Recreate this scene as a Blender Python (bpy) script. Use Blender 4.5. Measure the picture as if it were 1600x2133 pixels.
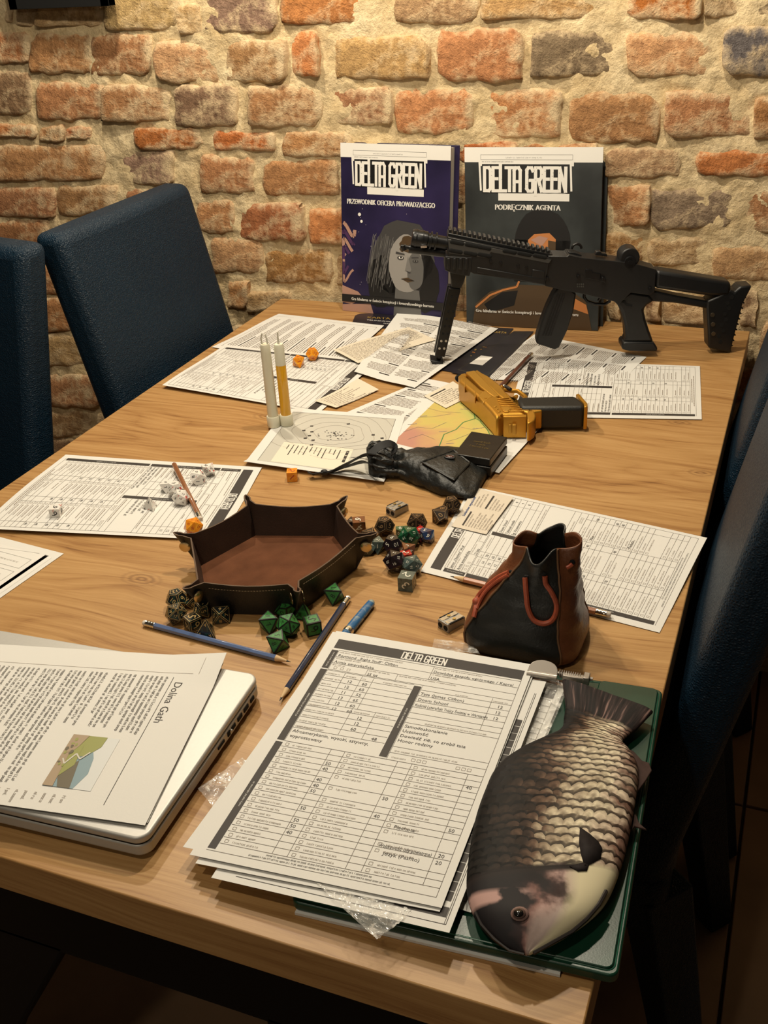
import bpy, bmesh, math, random
from mathutils import Vector, Matrix, noise
random.seed(7)
for o in list(bpy.data.objects): bpy.data.objects.remove(o)
S = bpy.context.scene; COL = S.collection
# ------------------------------------------------------------------ camera
FPX = 2164.74
CAM = Vector((0.0685, -1.9185, 0.6602))
ROT = (1.0658, 0.0522, 0.3713)
cd = bpy.data.cameras.new('camera'); cam = bpy.data.objects.new('camera', cd); COL.objects.link(cam)
from mathutils import Euler
cam.location = CAM; cam.rotation_euler = Euler(ROT, 'XYZ')
cd.sensor_fit = 'HORIZONTAL'; cd.sensor_width = 36.0; cd.lens = 36.0*FPX/1600.0; cd.clip_start = 0.02
S.camera = cam
RM = Euler(ROT, 'XYZ').to_matrix()
# ------------------------------------------------------------------ world, lights, exposure
w = bpy.data.worlds.new('room_ambient'); S.world = w; w.use_nodes = True
w.node_tree.nodes['Background'].inputs[0].default_value = (1.0, 0.74, 0.48, 1)
w.node_tree.nodes['Background'].inputs[1].default_value = 0.022
S.view_settings.view_transform = 'Standard'; S.view_settings.look = 'None'
S.view_settings.exposure = -0.08; S.view_settings.gamma = 1.0; S.view_settings.use_curve_mapping = False
def lamp(name, loc, power, radius, color, target=None, spot=None, blend=.4):
    l = bpy.data.lights.new(name, 'SPOT' if spot else 'POINT'); l.energy = power; l.color = color; l.shadow_soft_size = radius
    if spot: l.spot_size = math.radians(spot); l.spot_blend = blend
    o = bpy.data.objects.new(name, l); COL.objects.link(o); o.location = loc
    if target: o.rotation_euler = (Vector(target)-Vector(loc)).to_track_quat('-Z', 'Y').to_euler()
    return o
WARM = (1.0, 0.88, 0.685)
lamp('pendant_light', (-1.00, -.34, 1.22), 38, .030, WARM)
lamp('pendant_light', (-.30, -.52, 1.28), 37, .030, WARM)
lamp('pendant_light', (-.62, -.92, 1.10), 19, .030, WARM)
lamp('fill_light', (-.45, -1.95, 1.75), 27, .04, WARM)  # added fill from overhead, brightens the front of the table
lamp('fill_light', (-.4, -3.0, 1.1), 15, .08, WARM)  # added low fill behind the camera for the table's front face
# ------------------------------------------------------------------ pixel helpers (photo pixels -> places in the room)
def ray(x, y): return RM @ Vector(((x-800)/FPX, -(y-1066.5)/FPX, -1.0))
def T(x, y, z=0.0):
    d = ray(x, y); return CAM + d*((z-CAM.z)/d.z)
def WY(x, y, Y=0.0):
    d = ray(x, y); return CAM + d*((Y-CAM.y)/d.y)
def PL(x, y, p0, n):
    d = ray(x, y); return CAM + d*((p0-CAM).dot(n)/d.dot(n))
# ------------------------------------------------------------------ node material helpers
def newmat(name):
    m = bpy.data.materials.new(name); m.use_nodes = True
    nt = m.node_tree; b = nt.nodes['Principled BSDF']
    return m, nt, b
def N(nt, t, **kw):
    n = nt.nodes.new(t)
    for k, v in kw.items():
        if k.startswith('i_'):
            key = k[2:]; key = int(key) if key.isdigit() else key.replace('_', ' ')
            n.inputs[key].default_value = v
        else: setattr(n, k, v)
    return n
def L(nt, a, b): nt.links.new(a, b)
def sset(b, **kw):
    for k, v in kw.items():
        k = k.replace('_', ' ')
        if k in b.inputs: b.inputs[k].default_value = v
def c4(c): return (c[0], c[1], c[2], 1.0)
MC = {}
def mat(name, col, rough=.5, metal=0.0, nscale=0, namt=0.0, bump=0.0, bscale=200, coat=0.0, spec=.5, emis=None, sub=0.0, trans=0.0, alpha=1.0, coord='Object'):
    """plain procedural material: base colour with noise variation and fine bump"""
    if name in MC: return MC[name]
    m, nt, b = newmat(name); MC[name] = m
    sset(b, Base_Color=c4(col), Roughness=rough, Metallic=metal, Coat_Weight=coat, Specular_IOR_Level=spec, Transmission_Weight=trans, Alpha=alpha, Subsurface_Weight=sub)
    if sub: b.inputs['Subsurface Radius'].default_value = (.004, .003, .002)
    tc = N(nt, 'ShaderNodeTexCoord')
    if namt:
        nz = N(nt, 'ShaderNodeTexNoise', i_Scale=nscale, i_Detail=4.0); L(nt, tc.outputs[coord], nz.inputs['Vector'])
        mx = N(nt, 'ShaderNodeMix', data_type='RGBA'); mx.inputs[6].default_value = c4([c*(1-namt) for c in col]); mx.inputs[7].default_value = c4([min(1, c*(1+namt)) for c in col])
        L(nt, nz.outputs['Fac'], mx.inputs[0]); L(nt, mx.outputs[2], b.inputs['Base Color'])
    if bump:
        n2 = N(nt, 'ShaderNodeTexNoise', i_Scale=bscale, i_Detail=3.0); L(nt, tc.outputs[coord], n2.inputs['Vector'])
        bp = N(nt, 'ShaderNodeBump', i_Strength=bump, i_Distance=.002); L(nt, n2.outputs['Fac'], bp.inputs['Height']); L(nt, bp.outputs['Normal'], b.inputs['Normal'])
    return m
# ------------------------------------------------------------------ mesh builder
class MB:
    def __init__(s): s.v = []; s.f = []; s.m = []
    def add(s, vs, fs, mi=0):
        o = len(s.v); s.v += [tuple(v) for v in vs]
        for f in fs: s.f.append(tuple(i+o for i in f)); s.m.append(mi)
        return s
    def box(s, c, d, M=None, mi=0):
        x, y, z = d[0]/2, d[1]/2, d[2]/2; c = Vector(c)
        vs = [Vector((i*x, j*y, k*z)) for k in (-1, 1) for j in (-1, 1) for i in (-1, 1)]
        vs = [(M @ v if M else v)+c for v in vs]
        return s.add(vs, [(0, 2, 3, 1), (4, 5, 7, 6), (0, 1, 5, 4), (2, 6, 7, 3), (0, 4, 6, 2), (1, 3, 7, 5)], mi)
    def prism(s, poly, a, b, mi=0):
        """poly: list of Vectors; extruded from +a to +b (vectors)"""
        n = len(poly); a = Vector(a); b = Vector(b)
        vs = [Vector(p)+a for p in poly]+[Vector(p)+b for p in poly]
        fs = [tuple(range(n-1, -1, -1)), tuple(range(n, 2*n))]+[(i, (i+1) % n, n+(i+1) % n, n+i) for i in range(n)]
        return s.add(vs, fs, mi)
    def cyl(s, p, q, r0, r1=None, n=16, mi=0, cap=True):
        p = Vector(p); q = Vector(q); r1 = r0 if r1 is None else r1
        return s.tube([p, q], [r0, r1], n, mi, cap)
    def tube(s, pts, rad, n=8, mi=0, cap=True, closed=False):
        pts = [Vector(p) for p in pts]; k = len(pts)
        if not isinstance(rad, (list, tuple)): rad = [rad]*k
        vs = []; up = None
        for i, p in enumerate(pts):
            if closed: t = (pts[(i+1) % k]-pts[i-1]).normalized()
            else: t = (pts[min(i+1, k-1)]-pts[max(i-1, 0)]).normalized()
            if up is None:
                up = Vector((0, 0, 1)) if abs(t.z) < .9 else Vector((1, 0, 0))
            a = (up - t*up.dot(t)).normalized(); b = t.cross(a); up = a
            for j in range(n):
                g = 2*math.pi*j/n; vs.append(p+(a*math.cos(g)+b*math.sin(g))*rad[i])
        fs = []
        for i in range(k if closed else k-1):
            for j in range(n):
                i2 = (i+1) % k
                fs.append((i*n+j, i*n+(j+1) % n, i2*n+(j+1) % n, i2*n+j))
        if cap and not closed: fs += [tuple(range(n-1, -1, -1)), tuple((k-1)*n+j for j in range(n))]
        return s.add(vs, fs, mi)
    def lathe(s, prof, M=None, n=20, mi=0):
        """prof: (r,z) list around local z"""
        vs = []
        for r, z in prof:
            for j in range(n):
                g = 2*math.pi*j/n; v = Vector((r*math.cos(g), r*math.sin(g), z)); vs.append(M @ v if M else v)
        fs = [(i*n+j, i*n+(j+1) % n, (i+1)*n+(j+1) % n, (i+1)*n+j) for i in range(len(prof)-1) for j in range(n)]
        fs += [tuple(range(n-1, -1, -1)), tuple((len(prof)-1)*n+j for j in range(n))]
        return s.add(vs, fs, mi)
    def grid(s, fn, nu, nv, mi=0, wrapu=False):
        vs = [fn(i/nu, j/nv) for j in range(nv+1) for i in range(nu if wrapu else nu+1)]
        w = nu if wrapu else nu+1
        fs = [(j*w+i, j*w+(i+1) % w, (j+1)*w+(i+1) % w, (j+1)*w+i) for j in range(nv) for i in range(nu)]
        return s.add(vs, fs, mi)
    def sphere(s, c, r, n=12, mi=0):
        c = Vector(c); r = Vector((r, r, r)) if not hasattr(r, '__len__') else Vector(r)
        return s.grid(lambda u, v: c+Vector((r.x*math.cos(2*math.pi*u)*math.sin(math.pi*v), r.y*math.sin(2*math.pi*u)*math.sin(math.pi*v), -r.z*math.cos(math.pi*v))), n, n//2, mi, True)
def link(o): COL.objects.link(o); return o
def obj(name, mb, mats, parent=None, label=None, cat=None, group=None, kind=None, smooth=False, bevel=0, bseg=2, sub=0, angle=40, color=None):
    me = bpy.data.meshes.new(name); me.from_pydata(mb.v, [], mb.f)
    if not isinstance(mats, (list, tuple)): mats = [mats]
    for m in mats: me.materials.append(m)
    if len(mats) > 1: me.polygons.foreach_set('material_index', mb.m)
    me.validate(); me.update()
    o = link(bpy.data.objects.new(name, me))
    if bevel:
        md = o.modifiers.new('bevel', 'BEVEL'); md.width = bevel; md.segments = bseg; md.limit_method = 'ANGLE'; md.angle_limit = math.radians(angle)
    if sub:
        md = o.modifiers.new('subdivision', 'SUBSURF'); md.levels = sub; md.render_levels = sub
    if smooth or bevel or sub:
        me.polygons.foreach_set('use_smooth', [True]*len(me.polygons))
        if not sub: me.set_sharp_from_angle(angle=math.radians(angle))
    if parent: o.parent = parent
    if color: o.color = c4(color)
    tag(o, label, cat, group, kind); return o
def tag(o, label=None, cat=None, group=None, kind=None):
    if label: o['label'] = label
    if cat: o['category'] = cat
    if group: o['group'] = group
    if kind: o['kind'] = kind
    return o
def empty(name, loc, label=None, cat=None, group=None, kind=None):
    o = link(bpy.data.objects.new(name, None)); o.location = loc; o.empty_display_size = .02
    tag(o, label, cat, group, kind); return o
def world(o):
    """parts are built in room coordinates: undo the parent's offset"""
    p = o.parent; g = Matrix.Identity(4)
    while p: g = p.matrix_basis @ g if False else Matrix.LocRotScale(p.location, p.rotation_euler, p.scale) @ g; p = p.parent
    return g
def wobj(name, mb, mats, parent=None, **kw):
    """build in room coordinates, then make local to the parent empty (translation only)"""
    off = Vector((0, 0, 0)); p = parent
    while p: off += p.location; p = p.parent
    org = kw.pop('origin', None)
    if org is not None:
        org = Vector(org)
        mb.v = [(v[0]-org.x, v[1]-org.y, v[2]-org.z) for v in mb.v]
        o = obj(name, mb, mats, parent, **kw); o.location = org-off
    else:
        mb.v = [(v[0]-off.x, v[1]-off.y, v[2]-off.z) for v in mb.v]
        o = obj(name, mb, mats, parent, **kw)
    return o
def smoothstep(a, b, x):
    t = max(0, min(1, (x-a)/(b-a))); return t*t*(3-2*t)
def lerp(a, b, t): return a+(b-a)*t
# ================================================================== SETTING
TW, TL, TT = .951, 1.4656, .042
FLOOR = -.76
# ---- wood
def wood_mat(name='oak_laminate', edge=False):
    m, nt, b = newmat(name)
    tc = N(nt, 'ShaderNodeTexCoord'); sp = N(nt, 'ShaderNodeSeparateXYZ'); L(nt, tc.outputs['Object'], sp.inputs[0])
    def M(op, a, c=None):
        n = N(nt, 'ShaderNodeMath', operation=op)
        for i, v in enumerate((a, c)):
            if v is None: continue
            if isinstance(v, (int, float)): n.inputs[i].default_value = v
            else: L(nt, v, n.inputs[i])
        return n.outputs[0]
    x, y, z = sp.outputs
    lowf = N(nt, 'ShaderNodeTexNoise', i_Scale=1.0, i_Detail=2.0); cv = N(nt, 'ShaderNodeCombineXYZ'); L(nt, M('MULTIPLY', x, 2.2), cv.inputs[0]); L(nt, M('MULTIPLY', y, 6.0), cv.inputs[1]); L(nt, cv.outputs[0], lowf.inputs['Vector'])
    yy = M('ADD', M('SUBTRACT', y, z), M('MULTIPLY', M('SUBTRACT', lowf.outputs['Fac'], .5), .10))
    # knots bend the grain around them
    for kx, ky, kr in KNOTS:
        dx = M('MULTIPLY', M('SUBTRACT', x, kx), .42); dy = M('SUBTRACT', y, ky)
        d2 = M('ADD', M('MULTIPLY', dx, dx), M('MULTIPLY', dy, dy))
        g = M('DIVIDE', kr*kr, M('ADD', d2, kr*kr*.35))
        yy = M('ADD', yy, M('MULTIPLY', M('MULTIPLY', g, dy), .55))
    def grain(sx, sy, det, rough=.6):
        n = N(nt, 'ShaderNodeTexNoise', i_Scale=1.0, i_Detail=det, i_Roughness=rough); c = N(nt, 'ShaderNodeCombineXYZ')
        L(nt, M('MULTIPLY', x, sx), c.inputs[0]); L(nt, M('MULTIPLY', yy, sy), c.inputs[1]); L(nt, c.outputs[0], n.inputs['Vector']); return n.outputs['Fac']
    g1 = grain(2.0, 22, 3); g2 = grain(5.0, 150, 5, .7); g3 = grain(22, 700, 3)
    wv = N(nt, 'ShaderNodeTexNoise', i_Scale=1.0, i_Detail=1.0); c = N(nt, 'ShaderNodeCombineXYZ'); L(nt, M('MULTIPLY', x, 1.1), c.inputs[0]); L(nt, M('MULTIPLY', yy, 9), c.inputs[1]); L(nt, c.outputs[0], wv.inputs['Vector'])
    rings = M('POWER', M('ABSOLUTE', M('SINE', M('MULTIPLY', wv.outputs['Fac'], 58.0))), .6)
    v = M('ADD', M('ADD', M('MULTIPLY', g1, .46), M('MULTIPLY', g2, .66)), M('ADD', M('MULTIPLY', g3, .20), M('MULTIPLY', rings, .10)))
    cr = N(nt, 'ShaderNodeValToRGB'); L(nt, v, cr.inputs[0]); e = cr.color_ramp.elements
    k = .80 if edge else .86
    e[0].position = .53; e[0].color = (.22*k, .098*k, .031*k, 1); e[1].position = .92; e[1].color = (.56*k, .335*k, .135*k, 1)
    for p, cc in ((.62, (.35, .174, .058)), (.70, (.43, .232, .082)), (.79, (.49, .276, .104))):
        n = e.new(p); n.color = (cc[0]*k, cc[1]*k, cc[2]*k, 1)
    col = cr.outputs[0]
    for kx, ky, kr in KNOTS:
        dx = M('MULTIPLY', M('SUBTRACT', x, kx), .55); dy = M('SUBTRACT', y, ky)
        d = M('SQRT', M('ADD', M('MULTIPLY', dx, dx), M('MULTIPLY', dy, dy)))
        ring = M('ADD', M('MULTIPLY', M('SINE', M('ADD', M('MULTIPLY', d, 1100.0), M('MULTIPLY', g2, 9.0))), .5), .5)
        mask = N(nt, 'ShaderNodeMapRange'); mask.inputs[1].default_value = kr*.35; mask.inputs[2].default_value = kr*1.2; mask.inputs[3].default_value = .75; mask.inputs[4].default_value = 0; L(nt, d, mask.inputs[0])
        mx = N(nt, 'ShaderNodeMix', data_type='RGBA'); mx.inputs[7].default_value = (.19*k, .085*k, .03*k, 1)
        L(nt, M('MULTIPLY', mask.outputs[0], ring), mx.inputs[0]); L(nt, col, mx.inputs[6]); col = mx.outputs[2]
    L(nt, col, b.inputs['Base Color']); sset(b, Roughness=.42, Specular_IOR_Level=.35)
    bp = N(nt, 'ShaderNodeBump', i_Strength=.25, i_Distance=.0006); L(nt, v, bp.inputs['Height']); L(nt, bp.outputs[0], b.inputs['Normal'])
    return m
KNOTS = []
for px, py, kr in ((295, 1206, .016), (560, 868, .016), (1415, 880, .012), (1460, 985, .012)):
    q = T(px, py); KNOTS.append((q.x, q.y, kr))
WOOD = wood_mat(); WOODE = wood_mat('oak_edge_band', True)
steel = mat('black_steel', (.003, .003, .0035), .6, spec=.12)
table = empty('dining_table', (-TW/2, -TL/2, FLOOR), 'long oak-look dining table with a black steel frame, pushed against the brick wall', 'table')
mb = MB(); mb.box((-TW/2, -TL/2, -TT/2), (TW, TL, TT))
for i, f in enumerate(mb.f): mb.m[i] = 0 if i == 1 else 1
tt = obj('tabletop', mb, [WOOD, WOODE], table, bevel=.0015, bseg=2); tt.location = (TW/2, TL/2, -FLOOR)
tt.matrix_parent_inverse = Matrix.Identity(4)
for sy in (0, 1):
    y = -.30 if sy else -TL+.30
    mb = MB()
mb = MB()
for y in (-.06, -TL+.046): mb.box((-TW/2, y, -TT-.058), (TW-.06, .03, .116))
for x in (-.075, -TW+.075): mb.box((x, -TL/2, -TT-.035), (.05, TL-.1, .07))
wobj('steel_apron', mb, steel, table, bevel=.002)
for y in (-.06, -TL+.046):
    for pts in ([(-TW+.03, -.15), (-.486, -.15), (-.60, -.34), (-.80, FLOOR), (-TW+.03, FLOOR)], [(-.276, -.15), (-.03, -.15), (-.03, FLOOR), (-.276, FLOOR)]):
        mb = MB(); mb.prism([Vector((x, y, z)) for x, z in pts], (0, -.015, 0), (0, .015, 0)); wobj('leg', mb, steel, table, bevel=.003)
# ---- floor
tilem = mat('brown_stone_tile', (.34, .21, .12), .45, nscale=9, namt=.35, bump=.15, bscale=60)
groutm = mat('dark_grout', (.05, .032, .02), .9)
mb = MB(); mb.box((-.4, -1.0, FLOOR-.03), (6.0, 5.0, .04)); floor = obj('floor', mb, groutm, kind='structure', label='brown stone tiled floor under the table')
tm = None
ts = .60
for i in range(-4, 5):
    for j in range(-6, 2):
        x = .105+(i+.5)*ts; y = -.40+(j+.5)*ts
        if y > .02-ts/2+.3: continue
        if tm is None:
            m2 = MB(); m2.box((0, 0, 0), (ts-.005, ts-.005, .012)); o = obj('tile', m2, tilem, floor, bevel=.0015, bseg=1); tm = o.data
        else:
            o = link(bpy.data.objects.new('tile', tm)); o.parent = floor
            md = o.modifiers.new('bevel', 'BEVEL'); md.width = .0015; md.segments = 1
        o.location = (x, y, FLOOR-.006)
# ---- brick wall
def mortar_mat():
    m, nt, b = newmat('lime_mortar')
    tc = N(nt, 'ShaderNodeTexCoord'); n1 = N(nt, 'ShaderNodeTexNoise', i_Scale=14.0, i_Detail=5.0); n2 = N(nt, 'ShaderNodeTexNoise', i_Scale=110.0, i_Detail=5.0, i_Roughness=.7)
    L(nt, tc.outputs['Object'], n1.inputs['Vector']); L(nt, tc.outputs['Object'], n2.inputs['Vector'])
    cr = N(nt, 'ShaderNodeValToRGB'); e = cr.color_ramp.elements; e[0].position = .3; e[0].color = (.62, .46, .25, 1); e[1].position = .72; e[1].color = (.80, .65, .41, 1); L(nt, n1.outputs['Fac'], cr.inputs[0])
    mx = N(nt, 'ShaderNodeMix', data_type='RGBA', blend_type='MULTIPLY'); mx.inputs[0].default_value = .5
    c2 = N(nt, 'ShaderNodeValToRGB'); c2.color_ramp.elements[0].position = .3; c2.color_ramp.elements[0].color = (.55, .49, .41, 1); c2.color_ramp.elements[1].position = .55; c2.color_ramp.elements[1].color = (1, 1, 1, 1)
    L(nt, n2.outputs['Fac'], c2.inputs[0]); L(nt, cr.outputs[0], mx.inputs[6]); L(nt, c2.outputs[0], mx.inputs[7]); L(nt, mx.outputs[2], b.inputs['Base Color'])
    bp = N(nt, 'ShaderNodeBump', i_Strength=.8, i_Distance=.0055); L(nt, n2.outputs['Fac'], bp.inputs['Height']); L(nt, bp.outputs[0], b.inputs['Normal'])
    sset(b, Roughness=.95, Specular_IOR_Level=.15); return m
def brick_mat():
    m, nt, b = newmat('old_brick')
    oi = N(nt, 'ShaderNodeObjectInfo'); tc = N(nt, 'ShaderNodeTexCoord')
    at = N(nt, 'ShaderNodeAttribute', attribute_name='edge')
    def nz(s, d=5.0, r=.6):
        n = N(nt, 'ShaderNodeTexNoise', i_Scale=s, i_Detail=d, i_Roughness=r); L(nt, tc.outputs['Object'], n.inputs['Vector']); return n.outputs['Fac']
    a, c, d = nz(22), nz(75, 6, .7), nz(260, 4, .7)
    var = N(nt, 'ShaderNodeValToRGB'); e = var.color_ramp.elements; e[0].position = .32; e[0].color = (.5, .42, .38, 1); e[1].position = .7; e[1].color = (1.25, 1.15, 1.05, 1); L(nt, c, var.inputs[0])
    mx = N(nt, 'ShaderNodeMix', data_type='RGBA', blend_type='MULTIPLY'); mx.inputs[0].default_value = .85; L(nt, oi.outputs['Color'], mx.inputs[6]); L(nt, var.outputs[0], mx.inputs[7])
    # lime smeared over the face, thicker towards the joints
    sm = N(nt, 'ShaderNodeMath', operation='MULTIPLY_ADD'); L(nt, at.outputs['Fac'], sm.inputs[0]); sm.inputs[1].default_value = .15; L(nt, a, sm.inputs[2])
    s2 = N(nt, 'ShaderNodeMath', operation='MULTIPLY_ADD'); L(nt, c, s2.inputs[0]); s2.inputs[1].default_value = .45; L(nt, sm.outputs[0], s2.inputs[2])
    s3 = N(nt, 'ShaderNodeMath', operation='MULTIPLY_ADD'); L(nt, oi.outputs['Random'], s3.inputs[0]); s3.inputs[1].default_value = .10; L(nt, s2.outputs[0], s3.inputs[2])
    mk = N(nt, 'ShaderNodeMapRange'); mk.inputs[1].default_value = .77; mk.inputs[2].default_value = 1.02; L(nt, s3.outputs[0], mk.inputs[0])
    lim = N(nt, 'ShaderNodeMix', data_type='RGBA'); lim.inputs[7].default_value = (.74, .56, .34, 1); L(nt, mk.outputs[0], lim.inputs[0]); L(nt, mx.outputs[2], lim.inputs[6]); L(nt, lim.outputs[2], b.inputs['Base Color'])
    ad = N(nt, 'ShaderNodeMath', operation='MULTIPLY_ADD'); L(nt, d, ad.inputs[0]); ad.inputs[1].default_value = .45; L(nt, c, ad.inputs[2])
    bp = N(nt, 'ShaderNodeBump', i_Strength=1.0, i_Distance=.006); L(nt, ad.outputs[0], bp.inputs['Height']); L(nt, bp.outputs[0], b.inputs['Normal'])
    sset(b, Roughness=.92, Specular_IOR_Level=.15); return m
MORT = mortar_mat(); BRICK = brick_mat()
def wn(x, z, s): return noise.noise(Vector((x*s, z*s, 3.1)))
WX0, WX1, WZ0, WZ1 = -2.3, .75, FLOOR, 1.0
mb = MB()
mb.grid(lambda u, v: Vector((lerp(WX0, WX1, u), -.0008-.005*wn(lerp(WX0, WX1, u), lerp(WZ0, WZ1, v), 28)-.004*wn(lerp(WX0, WX1, u), lerp(WZ0, WZ1, v), 75), lerp(WZ0, WZ1, v))), 460, 270)
mb.box(((WX0+WX1)/2, .07, (WZ0+WZ1)/2), (WX1-WX0, .10, WZ1-WZ0))
wall = obj('wall_back', mb, MORT, kind='structure', label='old brick wall with lime mortar behind the table', smooth=True, angle=80)
BR = """0 -40 15 50 t|25 0 65 55 t|66 0 203 57 t|208 -40 365 65 t|362 8 408 73 t|413 -40 570 70 g|575 -40 795 52 o|815 -40 988 50 t|995 -40 1257 42 l|1302 -40 1460 42 O|1462 -40 1540 37 t|1572 -40 1690 40 g
-60 70 52 132 o|53 72 178 155 b|175 72 305 160 b|315 88 445 174 l|458 85 588 173 b|596 65 656 158 o|688 78 890 167 l|905 62 1085 172 b|1102 65 1285 162 g|1302 67 1482 163 l|1502 55 1660 162 s
-40 148 54 241 d|67 174 208 252 b|205 180 345 255 b|355 180 483 265 d|513 180 662 267 b|670 185 812 264 b|817 186 980 282 b|992 188 1165 290 b|1182 197 1370 302 b|1380 192 1564 290 b|1568 207 1680 292 b
-30 262 66 289 o|72 265 122 297 b|130 267 177 294 r|272 270 412 315 r|432 276 565 318 r|580 278 722 330 b|940 299 1070 344 r|1080 302 1240 350 b|1256 312 1416 374 t|1450 320 1690 372 o
-40 305 208 380 b|219 315 352 388 g|408 328 520 405 b|537 335 700 412 b|716 340 850 420 b|860 352 1010 428 b|1100 370 1245 462 b|1257 388 1352 476 b|1351 398 1528 484 g|1548 400 1690 492 b
-40 394 104 455 b|107 390 232 452 b|402 419 480 490 b|489 428 626 505 R|637 440 790 512 o|800 450 930 520 b|1120 478 1250 545 b|1256 492 1337 552 b|1350 500 1470 560 t|1482 520 1680 590 t
-20 461 92 531 b|120 470 250 540 b|432 500 540 574 t|544 524 682 594 B|693 532 800 600 t|815 540 960 610 b|975 550 1120 620 b|1260 630 1290 672 t|1338 622 1374 675 d|1376 628 1480 684 t|1535 610 1578 690 d
60 556 120 618 b|464 590 512 648 b|505 612 600 652 t|720 610 860 650 b|890 620 1010 655 b
60 624 160 694 b|60 700 172 768 l|60 786 208 854 b|60 860 180 918 t|196 862 216 890 t|100 920 180 960 t"""
BC = dict(t=(.58, .39, .21), o=(.62, .27, .10), O=(.66, .24, .06), b=(.55, .295, .14), l=(.62, .40, .20), g=(.36, .27, .19), s=(.22, .215, .205), d=(.31, .21, .135), r=(.58, .205, .07), R=(.46, .20, .09), B=(.50, .25, .11))
BRICKS = []   # (x0,x1,z0,z1) already laid
def lay_brick(q, col):
    """q: TL,TR,BR,BL as (x,z) on the wall face"""
    rs = random.random()*50; d0 = random.uniform(.0045, .0105); nu, nv = 14, 9
    tilt = random.uniform(-.0015, .0015); m = MB(); edge = []
    cx = sum(p[0] for p in q)/4; cz = sum(p[1] for p in q)/4
    lenx = q[1][0]-q[0][0]; lenz = q[0][1]-q[3][1]
    chip = [(random.choice((0, 1)), random.choice((0, 1)), random.uniform(.0, .30)) for _ in range(2)]
    us = [-.02, .0]+[.03+.94*i/(nu-2) for i in range(nu-1)]+[1.0, 1.02]; vs_ = [-.03, .0]+[.06+.88*i/(nv-2) for i in range(nv-1)]+[1.0, 1.03]
    rows = []
    for j, v in enumerate(vs_):
        row = []
        for i, u in enumerate(us):
            # rounded, chipped outline
            uu = u*2-1; vv = v*2-1
            k = 1.0-.045*(abs(uu)**3)*(abs(vv)**3)
            for cu, cvv, cs in chip:
                dd = math.hypot((u-cu)*lenx/lenz, v-cvv)
                if dd < cs: k -= .12*(cs-dd)/max(cs, .01)
            uu *= k; vv *= k
            a = (uu+1)/2; bb = (vv+1)/2
            x = lerp(lerp(q[0][0], q[1][0], a), lerp(q[3][0], q[2][0], a), bb); z = lerp(lerp(q[0][1], q[1][1], a), lerp(q[3][1], q[2][1], a), bb)
            x += .006*wn(x+rs, z, 26)+.003*wn(x+rs, z, 75); z += .0055*wn(x, z+rs, 26)+.003*wn(x, z+rs, 75)
            ed = max(abs(u*2-1)-(1-.16*lenz/lenx), 0)/(.16*lenz/lenx) if False else 0
            eu = min(u, 1-u)*lenx; ev = min(v, 1-v)*lenz; e_ = min(eu, ev)
            y = -(d0+tilt*uu*6+.0036*wn(x+rs, z, 30)+.0020*wn(x, z+rs, 85))
            if v < .1: y += .0035   # mortar weathered flush along the upper arris
            if i in (0, len(us)-1) or j in (0, len(vs_)-1): y = .012
            elif i in (1, len(us)-2) or j in (1, len(vs_)-2): y += .0032
            row.append(len(m.v)); m.v.append((x-cx, y, z-cz)); edge.append(max(0, min(1, 1-e_/.018)))
        rows.append(row)
    for j in range(len(rows)-1):
        for i in range(len(us)-1):
            m.f.append((rows[j][i], rows[j+1][i], rows[j+1][i+1], rows[j][i+1])); m.m.append(0)
    h = random.uniform(.85, 1.15); cc = [c*h*random.uniform(.93, 1.07) for c in col]
    o = obj('brick', m, BRICK, wall, smooth=True, angle=75, color=cc); o.location = (cx, 0, cz)
    at = o.data.attributes.new('edge', 'FLOAT', 'POINT'); at.data.foreach_set('value', edge)
    BRICKS.append((min(p[0] for p in q), max(p[0] for p in q), min(p[1] for p in q), max(p[1] for p in q)))
for line in BR.split('\n'):
    for e in line.split('|'):
        a = e.split(); x0, y0, x1, y1 = map(float, a[:4])
        q = [WY(x0, y0, -.004), WY(x1, y0+.012*(x1-x0)*0, -.004), WY(x1, y1, -.004), WY(x0, y1, -.004)]
        lay_brick([(p.x, p.z) for p in q], BC[a[4]])
# the wall goes on past the frame and behind chairs and books: same bond, same bricks
zr = .70
keys = 'btblobgb'
row = 0
while zr > FLOOR+.02:
    h = .078; x = WX0+.01+(row % 2)*.09
    while x < WX1-.06:
        ln = random.uniform(.10, .165)
        box = (x, x+ln, zr-h, zr)
        if not any(b0 < box[1]+.006 and b1 > box[0]-.006 and z0 < box[3]+.004 and z1 > box[2]-.004 for b0, b1, z0, z1 in BRICKS):
            lay_brick([(x, zr), (x+ln, zr), (x+ln, zr-h), (x, zr-h)], BC[random.choice(keys)])
            x += ln+.016
        else: x += .012
    zr -= h+.019; row += 1
# ---- framed picture, cut by the top of the view
blackf = mat('black_frame', (.012, .012, .012), .4)
pf = empty('picture_frame', WY(130, 12, -.012), 'black-framed dark picture hung on the bricks above the blue chairs', 'picture')
a = WY(27, 20, -.025); b_ = WY(234, 13, -.025)
mb = MB(); wz = a.z; h = .30
mb.box(((a.x+b_.x)/2, -.024, wz+.010), (b_.x-a.x, .022, .020)); mb.box(((a.x+b_.x)/2, -.024, wz+h), (b_.x-a.x, .022, .020))
mb.box((a.x+.01, -.024, wz+h/2), (.02, .022, h)); mb.box((b_.x-.01, -.024, wz+h/2), (.02, .022, h))
wobj('frame', mb, blackf, pf, bevel=.001)
mb = MB(); mb.box(((a.x+b_.x)/2, -.020, wz+h/2), (b_.x-a.x-.03, .01, h-.03)); wobj('picture_panel', mb, mat('dark_print', (.018, .022, .02), .35), pf)
mb = MB()
c = WY(143, 0, -.026)
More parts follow.
